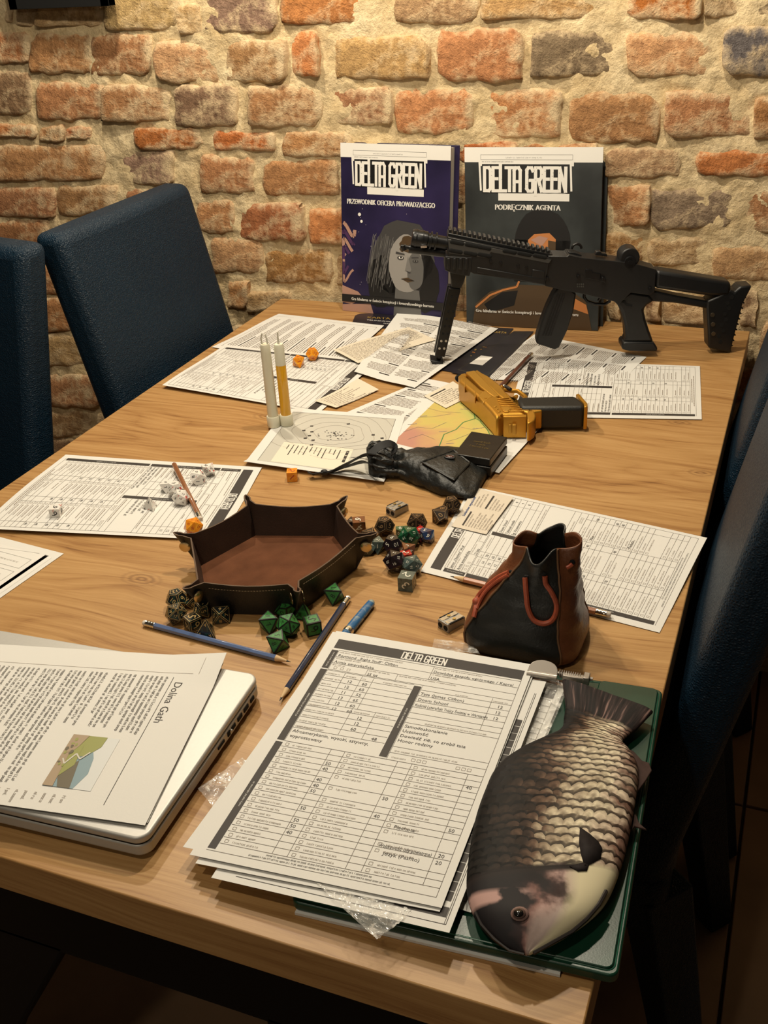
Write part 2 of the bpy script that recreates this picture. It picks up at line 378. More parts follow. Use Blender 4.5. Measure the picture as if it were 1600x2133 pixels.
for dx in (-.009, .004): mb.box((c.x+dx, -.0262, c.z+.012), (.005, .001, .024), Matrix.Rotation(.5, 3, 'Y'))
wobj('green_mark', mb, mat('green_print', (.10, .28, .14), .5), pf)
# ---- chairs
def leather():
    m, nt, b = newmat('teal_leatherette')
    tc = N(nt, 'ShaderNodeTexCoord'); v = N(nt, 'ShaderNodeTexVoronoi', i_Scale=300.0, feature='DISTANCE_TO_EDGE'); n = N(nt, 'ShaderNodeTexNoise', i_Scale=160.0, i_Detail=4.0); n2 = N(nt, 'ShaderNodeTexNoise', i_Scale=7.0, i_Detail=3.0)
    for k in (v, n, n2): L(nt, tc.outputs['Object'], k.inputs['Vector'])
    mx = N(nt, 'ShaderNodeMix', data_type='RGBA'); mx.inputs[6].default_value = (.0022, .0115, .024, 1); mx.inputs[7].default_value = (.0045, .021, .042, 1); L(nt, n2.outputs['Fac'], mx.inputs[0]); L(nt, mx.outputs[2], b.inputs['Base Color'])
    ad = N(nt, 'ShaderNodeMath', operation='MULTIPLY_ADD'); L(nt, v.outputs['Distance'], ad.inputs[0]); ad.inputs[1].default_value = 1.2; L(nt, n.outputs['Fac'], ad.inputs[2])
    bp = N(nt, 'ShaderNodeBump', i_Strength=.8, i_Distance=.002); L(nt, ad.outputs[0], bp.inputs['Height']); L(nt, bp.outputs[0], b.inputs['Normal'])
    sset(b, Roughness=.48, Specular_IOR_Level=.26); return m
LEATH = leather()
legm = mat('dark_chair_leg', (.008, .007, .006), .4)
def make_chair():
    """faces +x, origin on the floor under the front of the backrest at table height; backrest along y"""
    W_ = .41; root = empty('dining_chair', (0, 0, 0), cat='chair', group='dark teal upholstered dining chairs')
    # backrest: padded slab, reclined, with rounded edges and a slightly bowed front
    rec = math.radians(12.0); mb = MB(); H0, H1, TH = .40, 1.03, .058; nz_, ny = 12, 8
    def pt(side, v, u):
        z = lerp(H0, H1, v); y = (u-.5)*W_
        x = -(z-.76)*math.tan(rec)
        bow = .006*(1-(2*u-1)**2)
        return Vector((x+bow if side else x-TH-.003*(1-(2*u-1)**2), y, z))
    def ring(v):
        return [pt(1, v, i/ny) for i in range(ny+1)]+[pt(0, v, 1-i/ny) for i in range(ny+1)]
    rings = [ring(j/nz_) for j in range(nz_+1)]; k = len(rings[0])
    vs = [p for r in rings for p in r]
    fs = [(j*k+i, j*k+(i+1) % k, (j+1)*k+(i+1) % k, (j+1)*k+i) for j in range(nz_) for i in range(k)]
    fs += [tuple((nz_)*k+i for i in range(k)), tuple(range(k-1, -1, -1))]
    mb.add(vs, fs)
    obj('backrest', mb, LEATH, root, bevel=.018, bseg=4, angle=50)
    mb = MB(); mb.box((.225, 0, .42), (.45, W_+.01, .10)); obj('seat', mb, LEATH, root, bevel=.022, bseg=4)
    for x, y, sx in ((.02, -.17, -.075), (.02, .17, -.075), (.41, -.17, .02), (.41, .17, .02)):
        rear = x < .1
        mb = MB(); mb.tube([(x+sx, y, 0), (x, y, .43)], [.030, .046] if rear else [.022, .030], 4); obj('leg', mb, LEATH if rear else legm, root, bevel=.004)
    return root
def copy_tree(o, parent=None):
    c = link(o.copy())
    if parent: c.parent = parent
    for ch in list(o.children): copy_tree(ch, c)
    return c
chair0 = make_chair()
CH = [((-.985, -.355), 0, 'dark teal leatherette dining chair nearest the brick wall, facing the text pages'),
      ((-1.262, -.665), -100, 'dark teal leatherette dining chair turned away from the table, beside the sheet with white dice'),
      ((.020, -.36), 180, 'dark teal leatherette dining chair tucked in beside the stock of the toy rifle'),
      ((.024, -.845), 180, 'dark teal leatherette dining chair tucked in beside the leather drawstring pouch and green binder')]
protos = [chair0]+[copy_tree(chair0) for _ in range(3)]
for o, ((x, y), a, lab) in zip(protos, CH):
    o.location = (x, y, FLOOR); o.rotation_euler.z = math.radians(a); o['label'] = lab
# ================================================================== PRINT (flat lettering and ruled forms laid on paper)
GL = {}
_fc = bpy.data.curves.new('glyph', 'FONT'); _fo = bpy.data.objects.new('glyph', _fc); COL.objects.link(_fo); _fc.resolution_u = 2
def _mesh(body):
    _fc.body = body; dg = bpy.context.evaluated_depsgraph_get(); dg.update()
    me = bpy.data.meshes.new_from_object(_fo.evaluated_get(dg)); return me
def _w(body):
    me = _mesh(body)
    xs = [v.co.x for v in me.vertices]; r = (min(xs), max(xs)) if xs else (0, 0); bpy.data.meshes.remove(me); return r
_ii = _w('II')[1]-_w('I')[1]
def glyph(ch):
    if ch in GL: return GL[ch]
    adv = _w('I'+ch+'I')[1]-_w('I')[1]-_ii if ch != ' ' else .32
    if ch == ' ': GL[ch] = ([], [], adv); return GL[ch]
    me = _mesh(ch); bm = bmesh.new(); bm.from_mesh(me); bmesh.ops.dissolve_limit(bm, angle_limit=.12, verts=bm.verts, edges=bm.edges)
    vs = [(v.co.x, v.co.y) for v in bm.verts]; bm.verts.index_update(); fs = [[v.index for v in f.verts] for f in bm.faces]; bm.free(); bpy.data.meshes.remove(me)
    GL[ch] = (vs, fs, adv); return GL[ch]
def twidth(s, size): return sum(glyph(c)[2] for c in s)*size
class Print:
    """2-D ink in millimetres, y down; slots: 0 black 1 grey 2 white 3+ extra"""
    def __init__(s): s.v = []; s.f = []; s.m = []; s.lv = []; s.lm = 0; s.lk = 1.0
    def _put(s, vs, fs, m, lev=0):
        o = len(s.v); s.v += vs; s.lv += [lev]*len(vs)
        for f in fs: s.f.append(tuple(i+o for i in f)); s.m.append(m)
    def rect(s, x0, y0, x1, y1, m=0, step=12.0, lev=0):
        nx = max(1, int(math.ceil(abs(x1-x0)/step))); ny = max(1, int(math.ceil(abs(y1-y0)/step)))
        vs = [(lerp(x0, x1, i/nx), lerp(y0, y1, j/ny)) for j in range(ny+1) for i in range(nx+1)]; w = nx+1
        s._put(vs, [(j*w+i, (j+1)*w+i, (j+1)*w+i+1, j*w+i+1) for j in range(ny) for i in range(nx)], m, lev)
    def hl(s, y, x0, x1, t=.35, m=None): t *= s.lk; s.rect(x0, y-t/2, x1, y+t/2, s.lm if m is None else m)
    def vl(s, x, y0, y1, t=.35, m=None): t *= s.lk; s.rect(x-t/2, y0, x+t/2, y1, s.lm if m is None else m)
    def seg(s, pts, t=.35, m=0, lev=0):
        for (x0, y0), (x1, y1) in zip(pts, pts[1:]):
            l = math.hypot(x1-x0, y1-y0) or 1; nx, ny = -(y1-y0)/l*t/2, (x1-x0)/l*t/2
            s._put([(x0+nx, y0+ny), (x0-nx, y0-ny), (x1-nx, y1-ny), (x1+nx, y1+ny)], [(0, 1, 2, 3)], m, lev)
    def poly(s, pts, m=0, lev=0): s._put(list(pts), [tuple(range(len(pts)))], m, lev)
    def ell(s, cx, cy, rx, ry, m=0, n=14, lev=0): s.poly([(cx+rx*math.cos(2*math.pi*i/n), cy-ry*math.sin(2*math.pi*i/n)) for i in range(n)], m, lev)
    def text(s, x, y, t, size, m=0, align='l', rot=0, sx=1.0, bold=0, lev=0):
        """baseline at y; size = em in mm"""
        wd = twidth(t, size)*sx; px = 0 if align == 'l' else (-wd/2 if align == 'c' else -wd); ca, sa = math.cos(rot), math.sin(rot)
        for off in ((0,) if not bold else (0, bold)):
            q = px+off
            for ch in t:
                vs, fs, adv = glyph(ch)
                if vs: s._put([(x+(q+a*size*sx)*ca-(-b*size)*sa, y+(q+a*size*sx)*sa+(-b*size)*ca) for a, b in vs], fs, m, lev)
                q += adv*size*sx
    def fit(s, x, y, t, size, w, m=0, bold=0, lev=0):
        s.text(x, y, t, size, m, 'l', 0, w/twidth(t, size), bold, lev)
    def greek(s, x, y, w, size, m=0, words=None, seed=None, fill=1.0, rot=0):
        """a line of unreadably small print: rows of tiny letter stems and bars"""
        xh = size*.5; st = size*.085; q = 0.0; w *= fill; ca, sa = math.cos(rot), math.sin(rot)
        def r(a, b, c, d):
            s._put([(x+px*ca-py*sa, y+px*sa+py*ca) for px, py in ((a, -b), (a, -d), (c, -d), (c, -b))], [(0, 1, 2, 3)], m, .6)
        while q < w-size:
            n = random.randint(2, 9)
            for _ in range(n):
                if q > w-size*.4: break
                k = random.random(); lw = size*.42
                hi = xh if k > .28 else size*.74
                lo = 0 if k < .86 else -size*.2
                r(q, lo, q+st, hi)
                if k > .35: r(q+lw-st*1.6, 0, q+lw-st*.6, xh)
                if k > .15: r(q, xh-st*.9, q+lw-st, xh)
                if random.random() > .45: r(q, 0, q+lw-st, st*.9)
                q += lw+size*.07
            q += size*.30
    def bars(s, x, y, w, size, m=1, rot=0):
        """text too far off to show letters: one streak a word"""
        q = 0.0; ca, sa = math.cos(rot), math.sin(rot)
        while q < w-size*.5:
            n = min(random.uniform(1.2, 4.2)*size, w-q); h = size*random.uniform(.42, .55)
            s._put([(x+px*ca-py*sa, y+px*sa+py*ca) for px, py in ((q, 0), (q, -h), (q+n, -h), (q+n, 0))], [(0, 1, 2, 3)], m, .6)
            q += n+size*.35
    def para(s, x, y, w, n, size, lead, m=0, mode='greek'):
        for i in range(n):
            ww = w*(random.uniform(.35, .8) if i == n-1 else random.uniform(.9, 1.0))
            (s.greek if mode == 'greek' else s.bars)(x, y+i*lead, ww, size, m)
# condensed block lettering of the book title / sheet header
LOGO = {'D': [[(0, 0), (0, 10)], [(0, 10), (2.6, 10), (3.6, 9), (3.6, 1), (2.6, 0), (0, 0)]], 'E': [[(3.2, 10), (0, 10), (0, 0), (3.2, 0)], [(0, 5.2), (2.5, 5.2)]],
 'L': [[(0, 11.5), (0, 0), (3.2, 0)]], 'T': [[(-.4, 10), (4.0, 10)], [(1.8, 10), (1.8, 0)]], 'A': [[(0, 0), (0, 8.8), (1, 10), (2.6, 10), (3.6, 8.8), (3.6, 0)], [(0, 4), (3.6, 4)]],
 'G': [[(3.6, 8.6), (2.8, 10), (.9, 10), (0, 9), (0, 1), (.9, 0), (2.8, 0), (3.6, 1), (3.6, 4.6), (2.0, 4.6)]], 'R': [[(0, -1.5), (0, 10), (2.7, 10), (3.6, 9), (3.6, 6), (2.7, 5), (0, 5)], [(1.8, 5), (3.6, 0)]],
 'N': [[(0, 0), (0, 10), (3.6, 0), (3.6, 10)]], ' ': []}
_k = [0]
def logo(P, x, y, w, h, t='DELTA GREEN', m=2, st=1.25, lev=1):
    wid = {'T': 4.6, 'E': 4.5, 'L': 3.7, ' ': 2.4}; tot = sum(wid.get(c, 5.2) for c in t); kx = w/tot; ky = h/11.5; q = 0
    for c in t:
        for pl in LOGO[c]:
            pts = [(x+(q+a)*kx, y-b*ky) for a, b in pl]; tk = st*min(kx, ky)*1.15
            ext = []
            for (x0, y0), (x1, y1) in zip(pts, pts[1:]):
                l = math.hypot(x1-x0, y1-y0) or 1; e = tk*.42; dx, dy = (x1-x0)/l*e, (y1-y0)/l*e
                P.seg([(x0-dx, y0-dy), (x1+dx, y1+dy)], tk, m, lev+.07*(_k[0] % 9)); _k[0] += 1
        q += wid.get(c, 5.2)
RULE = mat('ruled_line', (.12, .10, .085), .7); RULE_FAR = mat('thin_ruled_line', (.14, .12, .10), .7); INK = mat('black_ink', (.028, .022, .019), .65); GREY = mat('grey_ink', (.27, .23, .195), .7); WHITE_INK = mat('unprinted_white', (.70, .68, .64), .6)
def paper_mat(name, col, amt=.03):
    return mat(name, col, .7, nscale=6, namt=amt, spec=.3, bump=.05, bscale=400)
PAPER = paper_mat('white_paper', (.67, .655, .62)); CREAM = paper_mat('cream_paper', (.66, .59, .47)); BUFF = paper_mat('buff_paper', (.62, .55, .45))
class Sheet:
    """bilinear patch over 4 points TL,TR,BR,BL (page orientation) with a height function; w,h in mm"""
    def __init__(s, pts, w, h, curl=None, th=.00022):
        s.p = [Vector(p) for p in pts]; s.w = w; s.h = h; s.curl = curl; s.th = th
    def at(s, x, y, lift=0.0):
        u = x/s.w; v = y/s.h; p = s.p
        q = p[0].lerp(p[1], u).lerp(p[3].lerp(p[2], u), v)
        z = q.z+(s.curl(u, v) if s.curl else 0)+lift
        return Vector((q.x, q.y, z))
def rim_sheet(sh, nu=28, nv=36, outline=None):
    mb = MB(); w = nu+1
    for l in (0, 1):
        for j in range(nv+1):
            for i in range(nu+1):
                x, y = sh.w*i/nu, sh.h*j/nv
                if outline: x, y = outline(x, y, i, j, nu, nv)
                mb.v.append(tuple(sh.at(x, y, 0 if l else -sh.th)))
    K = w*(nv+1)
    for j in range(nv):
        for i in range(nu):
            a = j*w+i; mb.f.append((K+a, K+a+w, K+a+w+1, K+a+1)); mb.f.append((a, a+1, a+w+1, a+w)); mb.m += [0, 0]
    edge = [i for i in range(nu)]+[]
    def side(a, b): mb.f.append((a, b, K+b, K+a)); mb.m.append(0)
    for i in range(nu): side(i+1, i); side(nv*w+i, nv*w+i+1)
    for j in range(nv): side(j*w, (j+1)*w); side((j+1)*w+nu, j*w+nu)
    return mb
def paper(name, sh, label, P=None, m=None, cat='paper', group=None, nu=28, nv=36, inks=None, lift=.00022, outline=None, pname='printed_text', mats=None):
    org = sh.at(sh.w/2, sh.h/2)
    root = wobj(name, rim_sheet(sh, nu, nv, outline), mats or m or PAPER, None, label=label, cat=cat, group=group, smooth=True, angle=60, origin=org)
    if P and P.v:
        mb = MB(); mb.v = [tuple(sh.at(x, y, lift*(1+.7*l))-org) for (x, y), l in zip(P.v, P.lv)]; mb.f = P.f; mb.m = P.m
        # page y runs down: wind faces upwards
        o = obj(pname, mb, inks or [INK, GREY, WHITE_INK, RULE_FAR, RULE], root)
        if len(mb.f) < 80: o['kind'] = 'stuff'
        bm = bmesh.new(); bm.from_mesh(o.data)
        for f in bm.faces:
            if f.normal.z < 0: f.normal_flip()
        bm.to_mesh(o.data); bm.free()
    return root
def curl4(tl=0, tr=0, br=0, bl=0, pw=3.0, wave=0.0, ph=0.0):
    """corner lifts in metres plus a gentle wave"""
    def f(u, v):
        z = tl*((1-u)*(1-v))**pw+tr*(u*(1-v))**pw+br*(u*v)**pw+bl*((1-u)*v)**pw
        return z+wave*(1+math.sin(ph+5*u+3*v))*.5*(4*u*(1-u)*.5+.5)
    return f
# ---- the ruled character form (210 x 297), as its printed frame shows
def form(full=False, names=None, far=False):
    P = Print(); G = 1; P.lm = 3 if far else 4; P.lk = 1.1 if far else .9
    def t(x, y, s, size, m=0, **k): P.text(x, y, s, size, m, **k)
    def small(x, y, w, size=2.3):
        (P.bars if far else P.greek)(x, y, w, size*(.8 if far else 1), 1)
    P.rect(11, 9.5, 203.3, 23.5, 0); logo(P, 83, 22.3, 46, 11.2)
    for a, b in ((26.8, 54.9), (56.6, 158.2), (160.5, 287)): P.rect(10.6, a, 17.6, b, 0)
    for a, b in ((40, 22), (107, 34), (224, 30)): P.bars(13.1, a+b*.5, b, 2.6, 2, rot=-math.pi/2) if False else P.greek(15, a+b*.55, b, 2.4, 2, rot=-math.pi/2)
    X0, X1 = 18.2, 203.3
    P.vl(203.3, 23.5, 289, .4); P.hl(289, 10.6, 203.3, .4); P.vl(X0, 26, 158, .3)
    for y in (26.2, 36.2, 46.0): P.hl(y, X0, X1, .4)
    P.vl(118.6, 26.2, 46, .4); P.hl(55.6, X0, X1, .4); P.hl(57.0, X0, 108, .4); P.vl(57, 46, 55.6); P.vl(88, 46, 55.6)
    nm = names or {}
    small(20, 29.6, 70, 2.4); small(20, 39.2, 26, 2.4); small(120, 29.3, 48, 2.4); small(120, 39.2, 26, 2.4); small(20, 49, 14, 2.4); small(58.5, 49, 22, 2.4); small(90, 49, 60, 2.4)
    if 'name' in nm: t(20, 35.3, nm['name'], 5.2)
    if 'emp' in nm: t(20, 45.2, nm['emp'], 5.2)
    if 'prof' in nm: t(120, 35.3, nm['prof'], 5.0)
    if 'nat' in nm: t(120, 45.2, nm['nat'], 5.0)
    if 'age' in nm: t(58.5, 55, nm['age'], 4.8)
    for i in range(3): P.seg([(23+i*7, 50.6), (26+i*7, 50.6), (26+i*7, 53.6), (23+i*7, 53.6), (23+i*7, 50.6)], .3, 1)
    # statistics
    for i, y in enumerate((63.8, 71.8, 79.8, 87.6, 95.4, 103.4)): P.hl(y, X0, 108, .4); 
    for i in range(6): small(20, 69.5+i*7.9, random.uniform(10, 18), 2.5)
    for x in (37.5, 55.5, 67.5): P.vl(x, 57, 103.4)
    P.hl(109.5, X0, 108, .4); small(20, 62, 14); small(40, 62, 12); small(57, 62, 5); small(78, 62, 24); small(20, 108, 22); small(66, 108, 16); small(88, 108, 14)
    st = nm.get('st', []); 
    for i, (a, b) in enumerate(st):
        t(46, 70.2+i*7.95, a, 5.4, align='c'); t(61.5, 70.2+i*7.95, b, 5.4, align='c')
    for y in (117.2, 124.8, 132.4, 140.0): P.hl(y, X0, 108, .4)
    for i in range(4): small(20, 115.5+i*7.6, 30, 2.5)
    P.vl(63, 103.4, 140); P.vl(86, 103.4, 140)
    for i, v in enumerate(nm.get('dv', [])): 
        if v: t(74, 116.2+i*7.6, v, 5.4, align='c')
    if nm.get('san'): t(97, 139.0, nm['san'], 5.4, align='c')
    small(20, 139, 26, 2.4)
    for i, s_ in enumerate(nm.get('desc', [])): t(20, 146+i*6.6, s_, 5.4)
    if far:
        for i in range(3): P.greek(20, 146+i*5.2, random.uniform(40, 80), 4.6, 0)
        for i in range(4): P.greek(118, 115.6+i*6.2, random.uniform(30, 70), 5.0, 0)
    # bonds
    P.rect(108.6, 58.2, 115.8, 156.2, 0); P.greek(113.2, 118, 28, 2.4, 2, rot=-math.pi/2); P.vl(116.4, 57, 158, .3)
    for y in (62.6, 70.8, 79, 87.2, 95.2, 102.4, 109.2): P.hl(y, 116.4, X1, .4)
    P.vl(184.6, 57, 102.4); small(150, 61.5, 12); small(186, 61.5, 14, 2.2); small(135, 107.6, 58, 2.5)
    for i, s_ in enumerate(nm.get('bonds', [])): t(118, 69.4+i*8.2, s_, 5.2, sx=1.0 if len(s_) < 26 else .66)
    for i, s_ in enumerate(nm.get('bv', [])): t(194, 69.2+i*8.2, s_, 5.4, align='c')
    for i, s_ in enumerate(nm.get('mot', [])): t(118, 115.6+i*6.4, s_, 5.4)
    P.hl(141.5, 116.4, X1, .4); P.hl(149.5, 116.4, X1, .4); small(120, 147.6, 60, 2.6); small(120, 155.6, 14)
    for i in range(3):
        for x in (138, 178): P.seg([(x+i*5, 152.2), (x+3.2+i*5, 152.2), (x+3.2+i*5, 155.4), (x+i*5, 155.4), (x+i*5, 152.2)], .35, 1)
    P.hl(158.4, X0, X1, .5)
    # skills: three columns of rows
    R0, dr, nr = 158.4, 6.78, 18
    for (xa, xb, xc) in ((X0, 64.5, 77.6), (77.6, 127, 140), (140, 190, X1)):
        P.vl(xb, R0, 280.6, .4); P.vl(xc, R0, 280.6, .4)
        skip = random.sample(range(3, 15), 2) if xa > 20 else []
        for i in range(nr):
            y = R0+(i+1)*dr
            if i not in skip: P.hl(y, xa, xc, .4)
            if (i-1) in skip: continue
            P.seg([(xa+3, y-4.6), (xa+6, y-4.6), (xa+6, y-1.7), (xa+3, y-1.7), (xa+3, y-4.6)], .35, 1)
            small(xa+10, y-2.0, random.uniform(14, 32), 2.7)
    for x, y, v in nm.get('sk', []): t(x, y+1.6, v, 5.2, sx=.66 if len(v) > 20 else 1.0)
    for y, ww in ((283.6, 92), (286.8, 120)): P.greek(107-ww/2, y, ww, 2.5, 0) if not far else P.bars(107-ww/2, y, ww, 2.5, 1)
    return P
# ================================================================== PAPERS ON THE TABLE
def TT_(pts, z): return [T(x, y, z) for x, y in pts]
# front form: top of the stack on the green binder
NF = dict(name='Raymond „Right Stuff” Clifton', emp='Armia amerykańska', prof='Dowódca zespołu ogniowego / Kapral', nat='USA', age='25 lat',
 st=[('12', '60'), ('12', '60'), ('11', '55'), ('13', '65'), ('12', '60'), ('12', '60')], dv=['12', '12', '60', ''], san='48',
 desc=['Afroamerykanin, wysoki, sztywny,', 'wyprostowany'], bonds=['Tata (James Clifton)', 'Doom School', 'Kościół Luterański Trójcy Świętej w Warszawie'], bv=['12', '12', '12'],
 mot=['Samodoskonalenie', 'Uczciwość', 'Dowiedź się, co zrobił tata', 'Honor rodziny'],
 sk=[(66, 176, '50'), (66, 182.8, '40'), (66, 196, '40'), (66, 203, '40'), (66, 209.6, '50'), (66, 229.6, '50'), (66, 243.4, '50'), (66, 250, '50'), (66, 256.8, '40'),
     (129, 203.2, '50'), (129, 223.4, '40'), (192.4, 174, '40'), (192.4, 223.4, '50'), (192.4, 250.4, '20'), (192.4, 257.4, '20'), (149, 230.4, 'Piechota'), (144, 251.2, 'Wojskowość (siły powietrzne)'), (150, 258.6, 'Język (Pashto)')])
def zsheet(px, zs): return [T(x, y, z) for (x, y), z in zip(px, zs)]
FZ = (.015, .026, .026, .018)
P = form(True, NF)
paper('character_sheet', Sheet(zsheet([(693, 1316), (1113, 1388), (920, 1891), (395, 1780)], FZ), 210, 297, lambda u, v: -.0025*math.sin(math.pi*v)*(1-u)), 'crisp printed role-playing form lying on top of the stack on the green binder', P, nu=24, nv=30)
lab = ['sheet directly under the topmost form, sticking out towards the laptop', 'sheet second under the topmost form, just above the dark-ruled sheet', 'dark-ruled sheet slid out lowest in the stack, towards the fish case']
paper('paper_sheet', Sheet(zsheet([(701, 1314), (1108, 1384), (905, 1879), (381, 1764)], [z-.0007 for z in FZ]), 210, 297, lambda u, v: -.0025*math.sin(math.pi*v)*(1-u)), 'white blank-edged '+lab[0], None, group='loose sheets under the topmost form')
paper('paper_sheet', Sheet(zsheet([(720, 1322), (1116, 1394), (916, 1899), (407, 1798)], [z-.0016 for z in FZ]), 210, 297, lambda u, v: -.0025*math.sin(math.pi*v)*(1-u)), 'white blank-edged '+lab[1], None, group='loose sheets under the topmost form')
P = Print(); P.rect(15, 288-12, 203, 288-3, 0); P.vl(205, 20, 291, .5); P.vl(203.5, 20, 291, .4); P.hl(291, 20, 205, .5)
for i in range(22): P.rect(186, 60+i*9.6, 202, 60+i*9.6+8.8, 0)
paper('paper_sheet', Sheet(zsheet([(740, 1345), (1138, 1420), (936, 1943), (440, 1828)], [z-.0026 for z in FZ]), 210, 297, lambda u, v: -.0025*math.sin(math.pi*v)*(1-u)), lab[2].replace('dark-ruled', 'dark-ruled printed'), P, group='loose sheets under the topmost form')
# right form with pouch on it
def rot_pts(o, ux, uy, w, h, z):  # TL,TR,BR,BL
    o = Vector(o); ux = Vector(ux).normalized(); uy = Vector(uy).normalized()
    return [Vector((o.x+ux.x*a+uy.x*b, o.y+ux.y*a+uy.y*b, z)) for a, b in ((0, 0), (w, 0), (w, h), (0, h))]
NR = dict(name='James „Obsolete” Wolf', emp='Armia amerykańska', age='22 lata', st=[('14', '70'), ('13', '65'), ('12', '60'), ('11', '55'), ('9', '45')], bonds=['Doom School', 'Tabletek natalia', 'Sgt. Kreonowicz'], bv=['9', '9', '8'],
 sk=[(192, 172, '50'), (192, 196, '60'), (192, 203, '40'), (129, 176, '40'), (129, 209, '40'), (66, 182, '60'), (66, 189, '60'), (66, 216, '70'), (146, 176, 'Pilot'), (146, 222, 'Piechota')])
q = [T(876, 1191, .0008), T(983, 1013, .0008), T(1473, 1121, .004), T(1374, 1318, .0008)]
SR = Sheet(q, 210, 297, curl4(br=0, tr=0, wave=.0016, ph=1), .0002)   # page left = near edge, header to the left
paper('character_sheet', SR, 'printed form under the leather drawstring pouch, overhanging the table edge', form(True, NR))
NU_ = dict(name='Robert „Bob” Kowalski', nat='', st=[('12', '60')]*5, bonds=['Mama Halina', 'Siostra Zofia', 'Ojciec'], bv=['12', '11', '10', '10'], mot=['Ochrona kraju', 'Bóg, honor, ojczyzna', 'Rodzina'], desc=['Młody mężczyzna', 'wysportowany'])
NU_ = dict(st=[('12', '60')]*5, bv=['12', '11', '10', '10'], sk=[(66, 176+i*13, '40') for i in range(6)]+[(129, 182+i*20, '50') for i in range(4)]+[(192, 176+i*13, '40') for i in range(5)])
q = [T(1058, 868, .0012), T(1092, 751, .0012), T(1458, 763, .0012), T(1462, 874, .0012)]
paper('character_sheet', Sheet(q, 210, 297, curl4(wave=.001)), 'printed form lying flat beside the black pistol grip', form(True, NU_, far=True))
# left form with the white dice
NL = dict(sk=[(66, 182+i*13.5, '50') for i in range(5)]+[(129, 176+i*13.5, '40') for i in range(6)]+[(192, 190+i*13.5, '40') for i in range(5)], st=[('12', '60')]*6, bv=['12', '11'])
SL = Sheet([T(546, 975, .0008), T(459, 1128, .0008), T(-48, 1100, .006), T(137, 947, .004)], 210, 297, curl4(wave=.003, ph=2.4))
PLf = form(True, NL, far=True)
paper('character_sheet', SL, 'printed form with white dice and a brown pencil on it', PLf)
SB = Sheet([T(790, 753, .0022), T(664, 860, .0022), T(338, 803, .006), T(468, 719, .0022)], 210, 297, curl4(wave=.002, ph=.6))
paper('character_sheet', SB, 'printed form behind the glow sticks with two orange dice on it', form(True, NL, far=True))
# text page under it
P = Print(); P.seg([(14, 12), (196, 12), (196, 285), (14, 285), (14, 12)], .5, 1)
y = 22
for k in range(9):
    n = random.randint(3, 5); P.para(22, y, 165, n, 4.0, 5.4, 1, 'bars'); y += n*5.4+3.5
    if random.random() < .5: P.text(22, y, '', 4); P.rect(22, y-3.2, 22+random.uniform(40, 80), y-.6, 0); y += 6
paper('paper_sheet', Sheet([T(441, 724, .0010), T(581, 655, .0010), T(800, 678, .0034), T(716, 760, .0012)], 210, 297, curl4(wave=.003, ph=3)), 'densely printed text page with a ruled border beside the wall chair', P)
# column pages
def columns(cols=2, head=None, n=9):
    P = Print(); cw = (210-30)/cols
    for c in range(cols):
        y = 24
        while y < 275:
            P.rect(15+c*cw, y-3.4, 15+c*cw+random.uniform(18, 38), y, 0); y += 6
            k = random.randint(4, 9); P.para(15+c*cw, y, cw-6, k, 3.6, 4.5, 1, 'bars'); y += k*4.5+4
    if head: P.text(196, 16, head, 9, 0, 'r')
    return P
PD = columns(2); 
paper('rules_page', Sheet([T(864, 810, .004), T(738, 776, .006), T(829, 651, .005), T(1038, 684, .004)], 210, 297, curl4(wave=.004, ph=2)), 'two-column rules page under the rifle bipod', PD)
# note: page top to the right; header is CORE RULES
PO = columns(3); PO.text(192, 13.5, 'CORE RULES', 8.5, 0, 'r')
paper('rules_page', Sheet([T(1347, 744, .0008), T(1290, 800, .0008), T(985, 790, .0012), T(1113, 697, .0008)], 180, 290, curl4(wave=.0015)), 'three-column rules page under the rifle magazine shadow', PO)
PE = columns(2); PE.rect(15, 30, 60, 34, 0)
paper('rules_page', Sheet([T(889, 789, .0026), T(1000, 812, .0026), T(930, 905, .0020), T(715, 862, .0020)], 210, 200, curl4(wave=.001)), 'two-column rules page half under the contour map beside the colour map', PE)
# narrow cream notes
P = Print()
for i in range(15): P.greek(7, 11+i*5.0, 160 if i < 12 else 120, 4.4, 1)
paper('handwritten_note', Sheet([T(694, 729, .009), T(851, 681, .009), T(908, 709, .007), T(746, 757, .007)], 174, 93, curl4(wave=.002)), 'narrow cream note dense with small writing, lying over the rules page', P, CREAM, nu=16, nv=10)
P = Print()
for i in range(9): P.greek(8, 10+i*6, random.uniform(50, 92), 4.4, 1)
paper('handwritten_note', Sheet([T(656, 835, .006), T(746, 788, .009), T(789, 811, .0035), T(700, 849, .0035)], 108, 58, lambda u, v: .012*(1-4*(u-.5)**2*1.0)*0+.010*math.sin(math.pi*u)*0-.0018*math.sin(math.pi*u)), 'curled cream note between the printed form and the rules page', P, CREAM, nu=16, nv=10)
P = Print(); P.rect(7, 8, 44, 11, 0)
for i in range(7): P.greek(7, 17+i*5, random.uniform(45, 62), 4.2, 1)
paper('handwritten_note', Sheet([T(883, 825, .0045), T(944, 794, .0045), T(985, 822, .0045), T(929, 850, .0045)], 72, 56), 'small cream note tucked under the muzzle of the golden pistol', P, CREAM, nu=8, nv=8)
